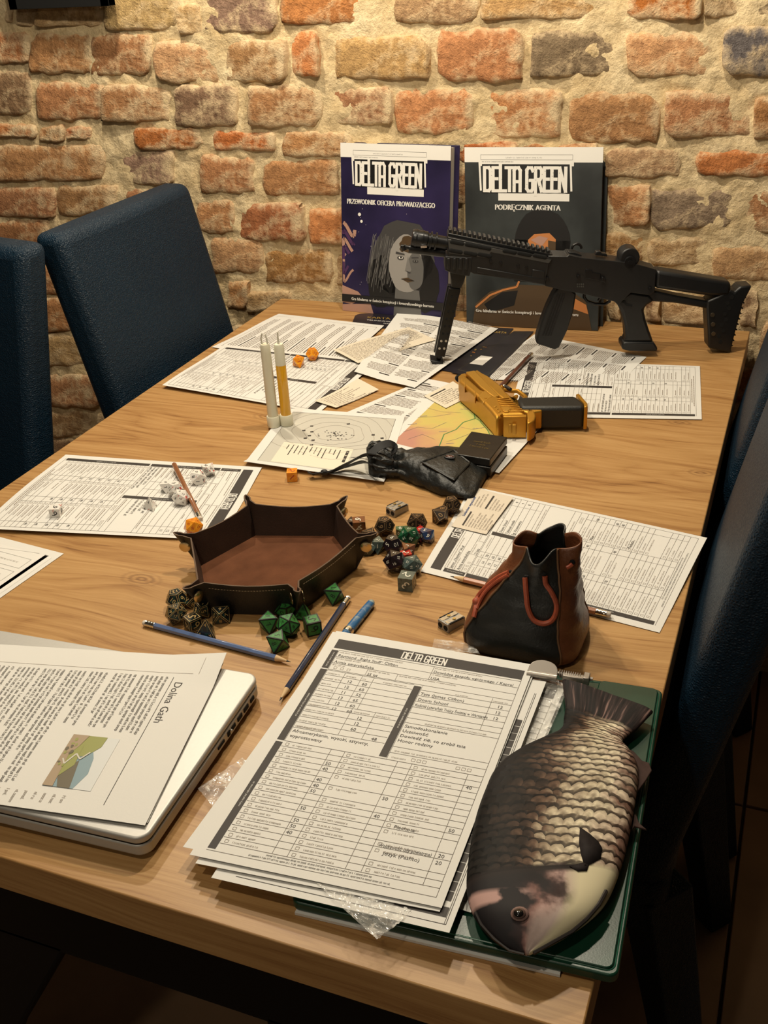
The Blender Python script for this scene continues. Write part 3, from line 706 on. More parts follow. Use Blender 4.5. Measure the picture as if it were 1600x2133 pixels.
# torn buff note on the right form
P = Print(); BLUE = mat('blue_ink', (.03, .07, .22), .6)
P.text(30, 10, 'Standardowe wyposażenie', 5.6, 3, 'l', 0, .85, .25)
P.rect(8, 14, 45, 16.6, 0); P.rect(60, 30, 96, 32.6, 0)
for i in range(9): P.greek(8, 21+i*4.4, random.uniform(20, 46), 3.4, 1)
for i in range(3): P.greek(60, 15+i*4.4, random.uniform(25, 40), 3.4, 1)
for i in range(4): P.greek(60, 38+i*4.4, random.uniform(18, 40), 3.4, 1)
def torn(x, y, i, j, nu, nv): return x, (y+1.6*wn(x*.02, 3, 22) if j == 0 else y)
paper('equipment_note', Sheet([T(940, 1096, .0025), T(988, 1018, .003), T(1070, 1035, .006), T(1013, 1113, .003)], 105, 56, curl4(tr=.004)), 'torn cream equipment note lying across the form under the leather pouch', P, BUFF, nu=26, nv=12, inks=[INK, GREY, WHITE_INK, BLUE], outline=torn)
# bottom left sheet corner
P = Print(); P.rect(12, 190, 198, 195, 0)
P.seg([(20, 90), (92, 90), (92, 130), (20, 130), (20, 90)], .5, 0); P.seg([(100, 40), (196, 40), (196, 176), (100, 176), (100, 40)], .5, 0)
for i in range(5): P.seg([(108, 52+i*24), (188, 52+i*24), (188, 66+i*24), (108, 66+i*24), (108, 52+i*24)], .4, 0); P.greek(112, 60+i*24, 60, 4, 1)
a = T(4, 1118, .0008); b_ = T(133, 1153, .0008); c = T(-6, 1250, .0008)
e1 = (b_-a); e2 = (c-b_).normalized()*.15
u_ = (b_-c).normalized(); vv = Vector((-u_.y, u_.x, 0))
q = [b_+vv*.16-u_*.30, b_-u_*.30, b_, b_+vv*.16]
P = Print(); P.rect(6, 6, 153, 286, 2)
P.rect(140, 20, 146, 288, 0)
for i in range(4): P.seg([(60, 160+i*30), (132, 160+i*30), (132, 182+i*30), (60, 182+i*30), (60, 160+i*30)], .5, 0); P.greek(66, 172+i*30, 56, 4.2, 1)
P.seg([(20, 270), (130, 288)], .4, 1)
paper('paper_sheet', Sheet([q[0], q[1], q[2], q[3]], 160, 300), 'printed sheet with empty boxes and a black bar at the table edge, beyond the laptop', P)
# maps
P = Print(); MAPG = mat('map_grey', (.50, .48, .42), .7)
P.rect(16, 14, 196, 194, 3, lev=-1)
def contour(cx, cy, rx, ry, seed, t=.5, a0=0, a1=6.3):
    pts = []
    for i in range(41):
        g = a0+(a1-a0)*i/40; k = 1+.16*noise.noise(Vector((math.cos(g)*1.5, math.sin(g)*1.5, seed)))
        x, y = cx+rx*k*math.cos(g), cy+ry*k*math.sin(g)
        pts.append((min(196, max(16, x)), min(194, max(14, y))))
    P.seg(pts, t, 1)
for k, (rx, ry) in enumerate(((34, 26), (50, 38), (66, 52), (84, 66), (104, 84))): contour(105, 78, rx, ry, 1.5+k*.35, .55)
P.rect(36, 124, 148, 192, 4, lev=0); P.seg([(36, 124), (148, 124)], .6, 0); P.text(142, 146, 'Ballouay Gaeth', 8.5, 0, 'l', math.pi/2, .7) if False else None
P.rect(139, 132, 143.5, 168, 0)
for i in range(12): P.rect(46+i*7.5, 132, 47.6+i*7.5, 132+random.uniform(10, 34), 0)
for k in range(44):
    g = random.uniform(0, 6.28); r = random.uniform(0, 1); x, y = 108+32*r*math.cos(g), 82+24*r*math.sin(g); P.rect(x, y, x+2.4, y+1.8, 0)
for x, y in ((60, 60), (52, 78), (66, 80), (66, 94), (62, 104), (76, 108), (78, 124), (118, 42), (166, 72), (182, 80)): P.poly([(x, y), (x+5, y-2), (x+6, y+3), (x+1, y+4)], 0)
P.seg([(16, 14), (196, 14), (196, 194), (16, 194), (16, 14)], .6, 0); P.seg([(150, 150), (186, 150)], 1.4, 0)
PA = [T(598, 850, .0034), T(844, 866, .0036), T(800, 1006, .0034), T(508, 966, .0036)]
paper('contour_map', Sheet(PA, 210, 210, lambda u, v: .004*max(0, v-.93)/.07*(1-.5*u)), 'printed contour map of a village in front of the glow sticks', P, inks=[INK, GREY, WHITE_INK, MAPG, mat('map_cream', (.70, .64, .52), .7)], cat='map')
def terrain_mat():
    m, nt, b = newmat('terrain_print'); tc = N(nt, 'ShaderNodeTexCoord'); n = N(nt, 'ShaderNodeTexNoise', i_Scale=11.0, i_Detail=3.0, i_Distortion=.4); L(nt, tc.outputs['Object'], n.inputs['Vector'])
    sp = N(nt, 'ShaderNodeSeparateXYZ'); L(nt, tc.outputs['Object'], sp.inputs[0])
    a = N(nt, 'ShaderNodeMath', operation='MULTIPLY_ADD'); L(nt, sp.outputs[0], a.inputs[0]); a.inputs[1].default_value = 3.6; L(nt, n.outputs['Fac'], a.inputs[2])
    a2 = N(nt, 'ShaderNodeMath', operation='MULTIPLY_ADD'); L(nt, sp.outputs[1], a2.inputs[0]); a2.inputs[1].default_value = 2.6; L(nt, a.outputs[0], a2.inputs[2])
    cr = N(nt, 'ShaderNodeValToRGB'); L(nt, a2.outputs[0], cr.inputs[0]); e = cr.color_ramp.elements; e[0].position = .12; e[0].color = (.46, .22, .16, 1); e[1].position = .85; e[1].color = (.22, .36, .10, 1)
    for p, cc in ((.30, (.52, .31, .14)), (.46, (.55, .43, .12)), (.66, (.44, .43, .12))): k = e.new(p); k.color = c4(cc)
    L(nt, cr.outputs[0], b.inputs['Base Color']); sset(b, Roughness=.6); return m
P = Print(); GREEN = mat('green_ink', (.05, .22, .06), .6)
sq = [(905, 834), (972, 834), (1062, 905), (950, 950), (818, 920)]
q = [T(842, 858, .0030), T(985, 808, .0030), T(1126, 889, .0030), T(1058, 953, .0030)]; q4 = T(790, 930, .0030)
SM = Sheet([T(862, 828, .0030), T(1035, 812, .0030), T(1132, 884, .0030), T(958, 985, .0030)], 200, 290, None)
def onsheet(px, py):
    # invert bilinear by search
    tgt = T(px, py, .003); best = None; u = v = .5; st = .5
    for _ in range(26):
        for du in (-st, 0, st):
            for dv in (-st, 0, st):
                p = SM.at((u+du)*200, (v+dv)*290); d = (p-tgt).length
                if best is None or d < best[0]: best = (d, u+du, v+dv)
        _, u, v = best; st *= .72
    return (u*200, v*290)
SM = Sheet([T(905, 826, .0030), T(1010, 815, .0030), T(1130, 886, .0030), T(1055, 955, .0030)], 100, 100)
SMq = [T(800, 925, .0030), T(905, 815, .0030), T(1128, 888, .0030), T(1052, 956, .0030)]
SM = Sheet([T(905, 812, .0030), T(1128, 888, .0030), T(1040, 985, .0030), T(790, 935, .0030)], 200, 290)
def onsheet(px, py):
    tgt = T(px, py, .003); u = v = .5
    for _ in range(40):
        p = SM.at(u*200, v*290); e = 1e-3; du = (SM.at((u+e)*200, v*290)-p)/e; dv = (SM.at(u*200, (v+e)*290)-p)/e; r = tgt-p
        det = du.x*dv.y-du.y*dv.x; u += (r.x*dv.y-r.y*dv.x)/det; v += (du.x*r.y-du.y*r.x)/det
    return (u*200, v*290)
P.poly([onsheet(*a) for a in ((905, 838), (966, 833), (1046, 900), (975, 962), (818, 922))], 3, -1)
for pl in (((960, 840), (985, 852), (990, 872), (1008, 880), (1040, 897)), ((990, 872), (965, 880), (950, 895), (925, 905), (915, 930), (905, 945)), ((1000, 878), (1015, 895), (1020, 905)), ((985, 855), (1010, 865), (1030, 880))):
    P.seg([onsheet(*a) for a in pl], 1.5, 4, 1)
for pl in (((840, 900), (870, 890), (900, 893), (930, 880)), ((850, 915), (880, 905), (905, 915)), ((870, 870), (905, 868), (940, 862)), ((890, 850), (920, 858), (960, 860)), ((930, 920), (950, 915), (975, 905), (1000, 902)), ((960, 890), (985, 895), (1010, 890))):
    P.seg([onsheet(*a) for a in pl], .6, 1, 1)
for a in ((850, 885), (875, 868), (915, 900), (930, 925), (985, 893), (960, 853)):
    x, y = onsheet(*a); P.bars(x, y, 18, 4, 1, rot=-.8)
paper('terrain_map', SM, 'coloured terrain map, pink through yellow to green, under the golden pistol', P, inks=[INK, GREY, WHITE_INK, terrain_mat(), GREEN], cat='map')
# dark leaflets
DARK = mat('dark_glossy_print', (.014, .012, .016), .28, nscale=30, namt=.7); GOLDP = mat('gold_print', (.42, .27, .06), .4)
P = Print()
for i in range(16): P.ell(random.uniform(30, 90), random.uniform(90, 200), random.uniform(1, 4), random.uniform(1, 4), random.choice((0, 3)), 7)
P.text(92, 30, 'KARTA', 14, 0, 'r')
OR = mat('ember_print', (.45, .16, .03), .4)
paper('drinks_leaflet', Sheet([T(1000, 680, .0016), T(1070, 684, .0016), T(985, 782, .0016), T(915, 770, .0016)], 100, 230), 'dark glossy leaflet with ember colours between the two rules pages', P, DARK, inks=[GOLDP, GREY, WHITE_INK, OR], nu=10, nv=16, cat='leaflet')
P = Print(); P.rect(12, 138, 52, 180, 2); P.seg([(8, 10), (92, 10), (92, 215), (8, 215), (8, 10)], .8, 0)
paper('drinks_leaflet', Sheet([T(1070, 690, .0024), T(1112, 690, .0024), T(1015, 790, .0024), T(940, 776, .0024)], 100, 230), 'black leaflet with a blank white square beside the brown pencil', P, DARK, inks=[mat('olive_print', (.10, .09, .05), .5), GREY, WHITE_INK], nu=10, nv=16, cat='leaflet')
P = Print(); P.text(62, 34, 'KARTA', 17, 0, 'c', 0, 1.1, .5); P.text(62, 50, 'TRUNKÓW', 9.5, 2, 'c', 0, 1.2); P.text(74, 62, 'ALKOHOLE', 7, 2, 'l')
def rounded(x, y, i, j, nu, nv):
    r = 26
    if y < r:
        d = r-math.sqrt(max(0, r*r-(r-y)**2)); x = d+(x/130.0)*(130-2*d)
    return x, y
paper('drinks_card', Sheet([T(742, 652, .001), T(842, 655, .001), T(850, 690, .001), T(732, 676, .001)], 130, 90), 'black drinks menu card with gold lettering in front of the blue book', P, DARK, inks=[GOLDP, GREY, WHITE_INK], outline=rounded, cat='card')
# ================================================================== TOY RIFLE ON ITS BIPOD
RA = Vector((-.034, -.11, 0)); RB = Vector((-.501, -.289, 0)); RD = (RA-RB).normalized(); RN = Vector((RD.y, -RD.x, 0))
def rp(x, y):   # coordinates of the 2x rifle view -> point in the rifle's own vertical plane
    return PL(820+x*.4875, 440+y*.4875, RA, RN)
def rpoly(*pts): return [rp(x, y) for x, y in pts]
gunm = mat('black_polymer', (.010, .010, .0105), .40, nscale=60, namt=.25, bump=.06, bscale=900, spec=.45)
gunm2 = mat('black_metal', (.016, .016, .017), .33, .5, nscale=40, namt=.25)
slotm = mat('slot_black', (.0015, .0015, .0015), .9)
boltm = mat('worn_bolt', (.16, .13, .09), .35, .8)
rifle = empty('toy_rifle', (RB+RA)/2, 'black toy rifle standing on a folded bipod in front of the two books', 'toy rifle')
def rpart(name, polys, th, m=gunm, bev=.0012, parent=None, off=0.0):
    mb = MB()
    for p in polys: mb.prism(p, RN*(off-th/2), RN*(off+th/2))
    return wobj(name, mb, m, parent or rifle, bevel=bev, bseg=2)
UPD = (rp(680, 165)-rp(232, 70)).normalized()       # along the barrel, towards the stock
UPN = RN.cross(UPD); UPN = UPN if UPN.z > 0 else -UPN
# muzzle
mb = MB(); c0, c1 = rp(78, 112), rp(232, 138)
mb.tube([c0, lerp(c0, c1, .05), lerp(c0, c1, .42), lerp(c0, c1, .44), lerp(c0, c1, .8), c1], [.0125, .0145, .0140, .0115, .0112, .0112], 20)
mz = wobj('muzzle_device', mb, gunm2, rifle, smooth=True)
mb = MB()
for k in (.12, .30, .52, .66): mb.tube([lerp(c0, c1, k-.02), lerp(c0, c1, k+.02)], [.0150, .0150], 20)
wobj('muzzle_ring', mb, gunm2, mz, smooth=True)
mb = MB(); mb.cyl(rp(66, 160), rp(220, 178), .0075, n=14); mb.cyl(rp(30, 150), rp(70, 156), .0040, n=12); mb.cyl(rp(40, 146), rp(46, 165), .005, n=10)
wobj('gas_tube', mb, gunm2, rifle, smooth=True)
mb = MB(); mb.box(rp(128, 142)+RN*.0145, (.010, .002, .004), Matrix.Rotation(math.atan2(RD.y, RD.x), 3, 'Z')); wobj('chrome_switch', mb, mat('chrome', (.7, .7, .7), .15, 1), rifle)
# handguard with two rows of slots
hg = rpart('handguard', [rpoly((230, 96), (672, 190), (655, 206), (640, 300), (520, 278), (338, 252), (232, 196))], .044)
rpart('lower_handguard_panel', [rpoly((352, 222), (638, 272), (634, 296), (352, 246))], .048, parent=hg)
rpart('panel', [rpoly((586, 232), (640, 240), (636, 276), (584, 266))], .047, parent=hg)
rpart('sheen_panel', [rpoly((230, 104), (668, 192), (656, 208), (410, 160), (400, 186), (236, 166))], .0450, mat('painted_grey_sheen', (.050, .049, .047), .38), .001, hg)  # added lighter strip: reflection of wall and lamps painted into the grey
def slot(cx, cy, w=22, h=8):
    a = rp(cx-w, cy-w*.19); b = rp(cx+w, cy+w*.19); mb = MB()
    mb.tube([a, b], [.0036, .0036], 10); mb.sphere(a, .0036, 8); mb.sphere(b, .0036, 8)
    mb.v = [tuple(Vector(v)+RN*.0222-RN*((Vector(v)-RA).dot(RN))*.62) for v in mb.v]
    return mb
for x, y in ((268, 120), (330, 131), (383, 141), (490, 158), (552, 168), (618, 178), (262, 156), (325, 166), (385, 173)):
    wobj('slot', slot(x, y), slotm, hg, smooth=True)
    mb2 = slot(x, y)
for x, y in ((410, 198), (452, 206), (526, 218), (562, 226), (650, 272), (782, 264), (1085, 316)):
    p = rp(x, y)+RN*.022; mb = MB(); mb.cyl(p-RN*.002, p+RN*.0018, .0033, .0026, 10); wobj('bolt', mb, gunm2, rifle, smooth=True)
# top rail with teeth
rail = rpart('rail', [rpoly((232, 84), (676, 176), (676, 190), (230, 98))], .026)
n = 21
for i in range(n):
    t = (i+.3)/n; p = rp(lerp(234, 672, t), lerp(80, 172, t)); mb = MB()
    Mx = Matrix((RN, UPD, UPN)).transposed()
    mb.box(p+UPN*.001, (.023, .0048, .0058), Mx); wobj('rail_tooth', mb, gunm, rail, bevel=.0006, bseg=1)
# ribbed block under the handguard
blk = rpart('rail_block', [rpoly((218, 178), (332, 182), (328, 236), (320, 262), (250, 250), (216, 236))], .046)
for i in range(4): rpart('rib', [rpoly((226+i*25, 184), (240+i*25, 184), (238+i*25, 232), (224+i*25, 230))], .052, parent=blk)
# bipod
bp_ = rpart('bipod_hub', [rpoly((240, 252), (308, 262), (296, 300), (284, 322), (246, 318), (244, 285))], .026)
lf = Vector((0, 0, 0))
for k, off in ((0, -.008), (1, .009)):
    dx = 0 if k == 0 else 3
    lg = rpart('bipod_leg', [rpoly((232+dx, 318), (282+dx, 322), (214+dx, 612), (172+dx, 606))], .011, gunm2, .0012, off=off)
    if k == 1:
        for i in range(8):
            t = (i+.5)/8
            for s in (-1, 1):
                cx = lerp(258, 198, t)+s*10+dx; cy = lerp(338, 590, t); p = rp(cx, cy)+RN*(off+.0058); mb = MB(); mb.cyl(p-RN*.001, p+RN*.0003, .0021, n=10)
                wobj('hole', mb, slotm if i < 6 else mat('light_through_hole', (.42, .37, .30), .8), lg)
rpart('bipod_stem', [rpoly((188, 606), (206, 610), (200, 632), (182, 630))], .010, gunm2)
rpart('bipod_foot', [rpoly((154, 624), (212, 634), (210, 645), (196, 649), (160, 636))], .030, gunm, .002)
# receiver, sights, carrying ring
rc = rpart('receiver', [rpoly((655, 178), (735, 180), (742, 172), (800, 186), (975, 204), (1032, 214), (1112, 236), (1106, 330), (1085, 346), (1004, 334), (950, 388), (935, 372), (810, 342), (720, 324), (640, 306))], .038)
rpart('receiver_top', [rpoly((742, 166), (772, 170), (800, 180), (800, 200), (742, 190))], .020, parent=rc)
rpart('ejection_port', [rpoly((812, 232), (842, 238), (842, 246), (878, 252), (874, 284), (808, 272))], .040, gunm2, .001, rc)
rpart('charging_handle', [rpoly((880, 262), (898, 272), (892, 288), (876, 280))], .050, gunm2, .001, rc)
for k in range(4):
    for j in range(2): rpart('stamped_mark', [rpoly((776+k*8, 294+j*10), (781+k*8, 295+j*10), (781+k*8, 301+j*10), (776+k*8, 300+j*10))], .0392, mat('pale_mark', (.06, .06, .055), .6), 0, rc)
rpart('front_sight', [rpoly((858, 184), (864, 168), (882, 168), (888, 176), (908, 178), (912, 190))], .012)
mb = MB(); c = rp(782, 160); mb.tube([c+RD*.008*math.cos(g)+Vector((0, 0, .008))*math.sin(g) for g in [math.pi*i/8 for i in range(9)]], .0022, 8); wobj('sling_ring', mb, gunm2, rifle, smooth=True)
mb = MB(); c = rp(1002, 190); mb.cyl(c-RN*.016, c+RN*.016, .0165, n=24); st_ = wobj('rear_sight', mb, gunm, rifle, bevel=.002)
mb = MB(); mb.cyl(c+RN*.0155+Vector((0, 0, -.006)), c+RN*.020+Vector((0, 0, -.006)), .010, .009, 20); mb.cyl(c+RN*.020+Vector((0, 0, -.006)), c+RN*.022+Vector((0, 0, -.006)), .004, n=12); wobj('sight_dial', mb, gunm2, st_, smooth=True)
rpart('sight_base', [rpoly((966, 188), (982, 160), (1014, 156), (1030, 176), (1034, 222), (966, 212))], .024, gunm, .003)
# magazine, curved, with ribs
magp = rpoly((704, 306), (722, 268), (746, 258), (748, 320), (776, 344), (764, 420), (738, 500), (704, 572), (686, 582), (606, 556), (608, 528), (628, 462), (652, 400), (676, 350))
mg = rpart('magazine', [magp], .026, gunm, .003)
for i in range(4):
    o_ = i*11
    mb = MB(); mb.tube([rp(x+o_, y)+RN*.0125 for x, y in ((694, 342), (676, 395), (654, 460), (634, 520))], .0016, 6); wobj('rib', mb, gunm, mg, smooth=True)
# trigger guard, trigger, grip
mb = MB(); mb.tube([rp(x, y) for x, y in ((816, 344), (814, 366), (826, 384), (860, 396), (900, 398), (922, 386), (930, 362))], .0028, 8); wobj('trigger_guard', mb, gunm2, rifle, smooth=True)
mb = MB(); mb.tube([rp(x, y) for x, y in ((888, 348), (886, 366), (874, 382))], [.0035, .003, .002], 8); wobj('trigger', mb, gunm2, rifle, smooth=True)
gr = rpart('pistol_grip', [rpoly((940, 372), (1004, 334), (1086, 346), (1108, 372), (1076, 392), (1062, 410), (1070, 450), (1086, 500), (1104, 548), (976, 548), (986, 530), (982, 480), (968, 420))], .030, gunm, .005)
rpart('grip_base', [rpoly((968, 556), (976, 544), (1104, 546), (1120, 572), (1116, 586), (1000, 584), (968, 576))], .036, gunm, .003, gr)
rpart('selector', [rpoly((950, 364), (984, 372), (990, 384), (1012, 388), (1012, 396), (984, 390), (976, 380), (950, 372))], .0325, slotm, 0, gr)
# stock
rpart('stock_tube', [rpoly((1114, 240), (1432, 292), (1430, 352), (1340, 352), (1106, 318))], .034, gunm, .006)
rpart('stock_bar', [rpoly((1010, 322), (1104, 330), (1200, 352), (1340, 376), (1338, 408), (1200, 384), (1092, 376), (1012, 346))], .026, gunm, .003)
bt = rpart('butt_stock', [rpoly((1330, 372), (1380, 350), (1430, 322), (1446, 334), (1470, 310), (1520, 306), (1516, 318), (1482, 384), (1462, 460), (1440, 545), (1430, 594), (1336, 572), (1334, 520), (1328, 404))], .032, gunm, .003)
for x, y in ((1352, 430), (1354, 470), (1356, 510)):
    p = rp(x, y)+RN*.016; mb = MB(); mb.cyl(p-RN*.001, p+RN*.0012, .0042, .0036, 12); wobj('bolt', mb, boltm, bt, smooth=True)
for i in range(9):
    x, y = lerp(1428, 1380, i/8)+(-6 if i % 2 else 6), lerp(356, 545, i/8); p = rp(x, y)+RN*.016; mb = MB(); mb.cyl(p-RN*.001, p+RN*.0004, .0036, n=8); wobj('hole', mb, slotm, bt)
for i in range(12):
    x, y = lerp(1498, 1430, i/11), lerp(335, 585, i/11); mb = MB(); mb.cyl(rp(x, y)-RN*.015, rp(x, y)+RN*.015, .0014, n=6); wobj('butt_pad_ridge', mb, gunm, bt, smooth=True)
# ================================================================== BOOKS
class Plane:
    def __init__(s, o, ux, uy, w, h): s.o = Vector(o); s.ux = Vector(ux); s.uy = Vector(uy); s.w = w; s.h = h; s.n = s.ux.cross(s.uy).normalized()
    def at(s, x, y, lift=0): return s.o+s.ux*(x/s.w)+s.uy*(y/s.h)+s.n*lift
def decal(name, P, pl, inks, parent, lift=.0003):
    mb = MB(); mb.v = [tuple(pl.at(x, y, lift*(1+.6*l))) for (x, y), l in zip(P.v, P.lv)]; mb.f = P.f; mb.m = P.m
    return wobj(name, mb, inks, parent)
def art_bg(name, stops, seed):
    m, nt, b = newmat(name); tc = N(nt, 'ShaderNodeTexCoord'); n = N(nt, 'ShaderNodeTexNoise', i_Scale=9.0, i_Detail=4.0); mp = N(nt, 'ShaderNodeMapping'); mp.inputs[1].default_value = (seed, 0, 0); L(nt, tc.outputs['Object'], mp.inputs[0]); L(nt, mp.outputs[0], n.inputs['Vector'])
    cr = N(nt, 'ShaderNodeValToRGB'); L(nt, n.outputs['Fac'], cr.inputs[0]); e = cr.color_ramp.elements; e[0].position = .35; e[0].color = c4(stops[0]); e[1].position = .7; e[1].color = c4(stops[1])
    L(nt, cr.outputs[0], b.inputs['Base Color']); sset(b, Roughness=.3, Specular_IOR_Level=.4); return m
def book(name, px, tops, label, cover, art, sub, spine_dark, inks):
    BL, BR = T(*px[0]), T(*px[1]); TL_, TR_ = WY(*tops[0], -.016), WY(*tops[1], -.016)
    BL.z = BR.z = .0005
    ux = (BR-BL); up0 = ((TL_-BL)+(TR_-BR))/2; n_ = ux.cross(up0).normalized()   # towards the room
    if n_.y > 0: n_ = -n_
    th = .030; root = empty(name, (BL+BR)/2, label, 'book')
    H_ = up0.length; W_ = ux.length; uxn = ux.normalized(); upn = up0.normalized()
    Mx = Matrix((uxn, upn, n_)).transposed(); ctr = BL+ux/2+up0/2
    def slab(nm, cx, cy, w, h, zc, d, m, bev=.0008):
        mb = MB(); mb.box(ctr+uxn*cx+upn*cy+n_*zc, (w, h, d), Mx); return wobj(nm, mb, m, root, bevel=bev, bseg=2)
    slab('front_cover', 0, 0, W_, H_, -.0012, .0026, cover)
    slab('back_cover', .006, 0, W_, H_, -th+.0012, .0026, cover)
    slab('spine', -W_/2+.0012, 0, .0026, H_, -th/2, th-.004, cover)
    slab('page_block', 0, 0, W_-.008, H_-.008, -th/2, th-.006, mat('page_edges', (.70, .64, .54), .8), 0)
    pl = Plane(BL+up0, ux, -up0, 216, 300); pl.n = n_
    decal('cover_print', art, pl, inks, root)
    return root
BLUE_ART = art_bg('night_blue_print', ((.014, .011, .034), (.030, .022, .075)), 2); TEAL_ART = art_bg('murky_grey_print', ((.020, .022, .022), (.055, .062, .062)), 5)
def ink(n, c, r=.35): return mat('cover_'+n, c, r)
CI = [ink('black', (.010, .009, .009)), ink('grey', (.19, .18, .17)), ink('white', (.78, .75, .70)), ink('pale_skin_grey', (.30, .28, .26)), ink('dark_grey', (.055, .052, .052)), ink('violet', (.075, .032, .09)), ink('flesh_pink', (.42, .24, .18)), ink('ember', (.50, .19, .06)), ink('brown', (.075, .045, .022)), ink('deep_blue', (.025, .035, .12)), ink('mid_grey', (.12, .115, .11))]
def title(P, sub, sy):
    P.rect(0, 0, 216, 24, 2); P.rect(24, 8, 172, 30, 2, lev=.3); P.seg([(26, 12), (170, 12), (170, 20), (26, 20), (26, 12)], .5, 1, 1); P.greek(66, 17.5, 60, 3.0, 1); P.greek(28, 24, 50, 2.6, 0)
    P.rect(28, 27, 166, 74, 0, lev=1); logo(P, 32, 70, 132, 43, m=2, st=1.7, lev=2)
    for x in (24, 167): P.seg([(x, 24), (x+2, 70)], 3, 2, 2)
    P.rect(54, 73, 166, 86, 2, lev=1)
    for k in range(3): P.greek(57, 77.2+k*3.4, 104, 2.6, 1)
    for k in range(26):
        x = random.uniform(34, 160); P.rect(x, random.uniform(34, 72), x+random.uniform(.6, 2.2), random.uniform(34, 72), 0, lev=3) if k < 0 else P.ell(x, random.uniform(30, 72), random.uniform(.3, .7), random.uniform(.3, .9), 0, 6, 3.5)
    P.rect(0, 89, 216, 106, 4, lev=1) if False else None
    ww = 176 if len(sub) > 20 else 104; P.fit(100-ww/2, sy, sub, 12.5, ww, 2, .9, 2)
def blob(P, cx, cy, rx, ry, m, seed, lev, k=.18, n=26):
    P.poly([(cx+rx*(1+k*noise.noise(Vector((math.cos(g)*1.7, math.sin(g)*1.7, seed))))*math.cos(g), cy+ry*(1+k*noise.noise(Vector((math.cos(g)*1.7, math.sin(g)*1.7, seed))))*math.sin(g)) for g in [2*math.pi*i/n for i in range(n)]], m, lev)
# first cover: a generic pale face looking up, dark hair, violet coils at the left
P = Print(); title(P, 'PRZEWODNIK OFICERA PROWADZĄCEGO', 104)
for k in range(26): x, y = random.uniform(4, 200), random.uniform(108, 280); P.ell(x, y, .5, .5, 2, 5, 1)
for i in range(7): P.seg([(max(4, 10+18*math.cos(.5*i+g*.25)+i*1.5), 150+i*14+12*math.sin(g*.6+i)) for g in range(9)], 6.5-.4*i, 5 if i % 2 else 6, 1+(i % 2))
P.ell(38, 122, 3.2, 3.2, 2, 12, 3); P.ell(42, 134, 2.6, 2.6, 2, 12, 3)
P.poly([(0, 252), (34, 262), (46, 274), (20, 286), (0, 284)], 6, 1); P.poly([(0, 288), (60, 282), (66, 300), (0, 300)], 6, 1)
blob(P, 122, 196, 62, 72, 4, 4.2, 2, .22); blob(P, 84, 240, 32, 46, 0, 5.1, 2, .25); blob(P, 168, 236, 34, 52, 0, 6.1, 2, .22)
for k in range(34): x = random.uniform(66, 118); P.seg([(x, 150+random.uniform(0, 40)), (x-10-random.uniform(0, 8), 230+random.uniform(-10, 30))], .7, random.choice((10, 1)), 3)
P.poly([(112, 246), (160, 250), (166, 300), (108, 300)], 10, 3)
blob(P, 132, 204, 34, 52, 3, 1.3, 4, .08); blob(P, 152, 216, 17, 34, 10, 7.7, 5, .1); blob(P, 140, 168, 20, 15, 8, 9.1, 5, .3)
P.ell(122, 194, 7, 3.6, 4, 12, 6); P.ell(122.5, 193.5, 4.2, 2.2, 2, 10, 7); P.ell(123, 193, 1.9, 1.9, 0, 10, 8)
P.ell(152, 198, 6, 3.2, 4, 12, 6); P.ell(152, 197.5, 3.4, 1.8, 1, 10, 7); P.ell(152, 197.5, 1.5, 1.5, 0, 10, 8)
P.poly([(137, 190), (144, 214), (140, 219), (131, 216)], 1, 6); P.poly([(133, 216), (143, 218), (140, 221)], 4, 7)
P.poly([(124, 231), (137, 228), (150, 233), (137, 237)], 8, 6); P.seg([(124, 231.5), (137, 232), (150, 233)], .9, 0, 7); P.poly([(113, 183), (130, 186), (130, 188.5), (112, 187)], 4, 7); P.poly([(144, 191), (158, 190), (158, 192), (144, 193)], 4, 7)
blob(P, 150, 172, 10, 8, 6, 3.3, 6, .5); blob(P, 126, 178, 5, 5, 8, 2.3, 6, .5)
P.rect(0, 268, 216, 282, 0, lev=8); P.fit(20, 278, 'Gra fabularna w świecie konspiracji i lovecraftowskiego horroru', 7.6, 170, 2, .45, 10)
book('rulebook', [(714, 647), (931, 669)], [(708, 296), (940, 305)], 'hardcover game book with a blue-violet cover leaning on the bricks beside the drinks card', BLUE_ART, P, '', 0, CI)
# second cover: hooded dark figure with a fire-lit face
P = Print(); title(P, 'PODRĘCZNIK AGENTA', 101)
pass
blob(P, 124, 152, 44, 54, 0, 4.0, 2, .06); P.rect(80, 150, 168, 220, 0, lev=2)
P.poly([(102, 150), (112, 140), (136, 138), (146, 148), (146, 196), (134, 212), (112, 208), (102, 190)], 7, 4); P.poly([(106, 150), (120, 143), (134, 146), (124, 160)], 6, 5); P.poly([(134, 150), (146, 152), (146, 196), (134, 208)], 8, 5)
P.poly([(104, 172), (120, 170), (120, 176), (104, 178)], 0, 6); P.poly([(128, 170), (144, 172), (144, 178), (128, 176)], 0, 6)
P.poly([(10, 300), (16, 262), (40, 240), (84, 226), (160, 226), (196, 250), (206, 300)], 8, 3)
P.seg([(16, 268), (40, 246), (62, 236), (84, 230), (88, 220)], 3.2, 7, 4); P.poly([(30, 262), (60, 240), (86, 236), (80, 262), (40, 276)], 0, 4); P.poly([(160, 236), (196, 256), (200, 272), (170, 262)], 7, 4)
P.rect(0, 262, 216, 274, 0, lev=5) if False else None
P.fit(16, 276, 'Gra fabularna w świecie konspiracji i lovecraftowskiego horroru', 7.6, 168, 2, .45, 10)
book('rulebook', [(972, 677), (1246, 690)], [(981, 306), (1244, 307)], 'hardcover game book with a dark grey cover leaning on the bricks behind the toy rifle', TEAL_ART, P, '', 0, CI)
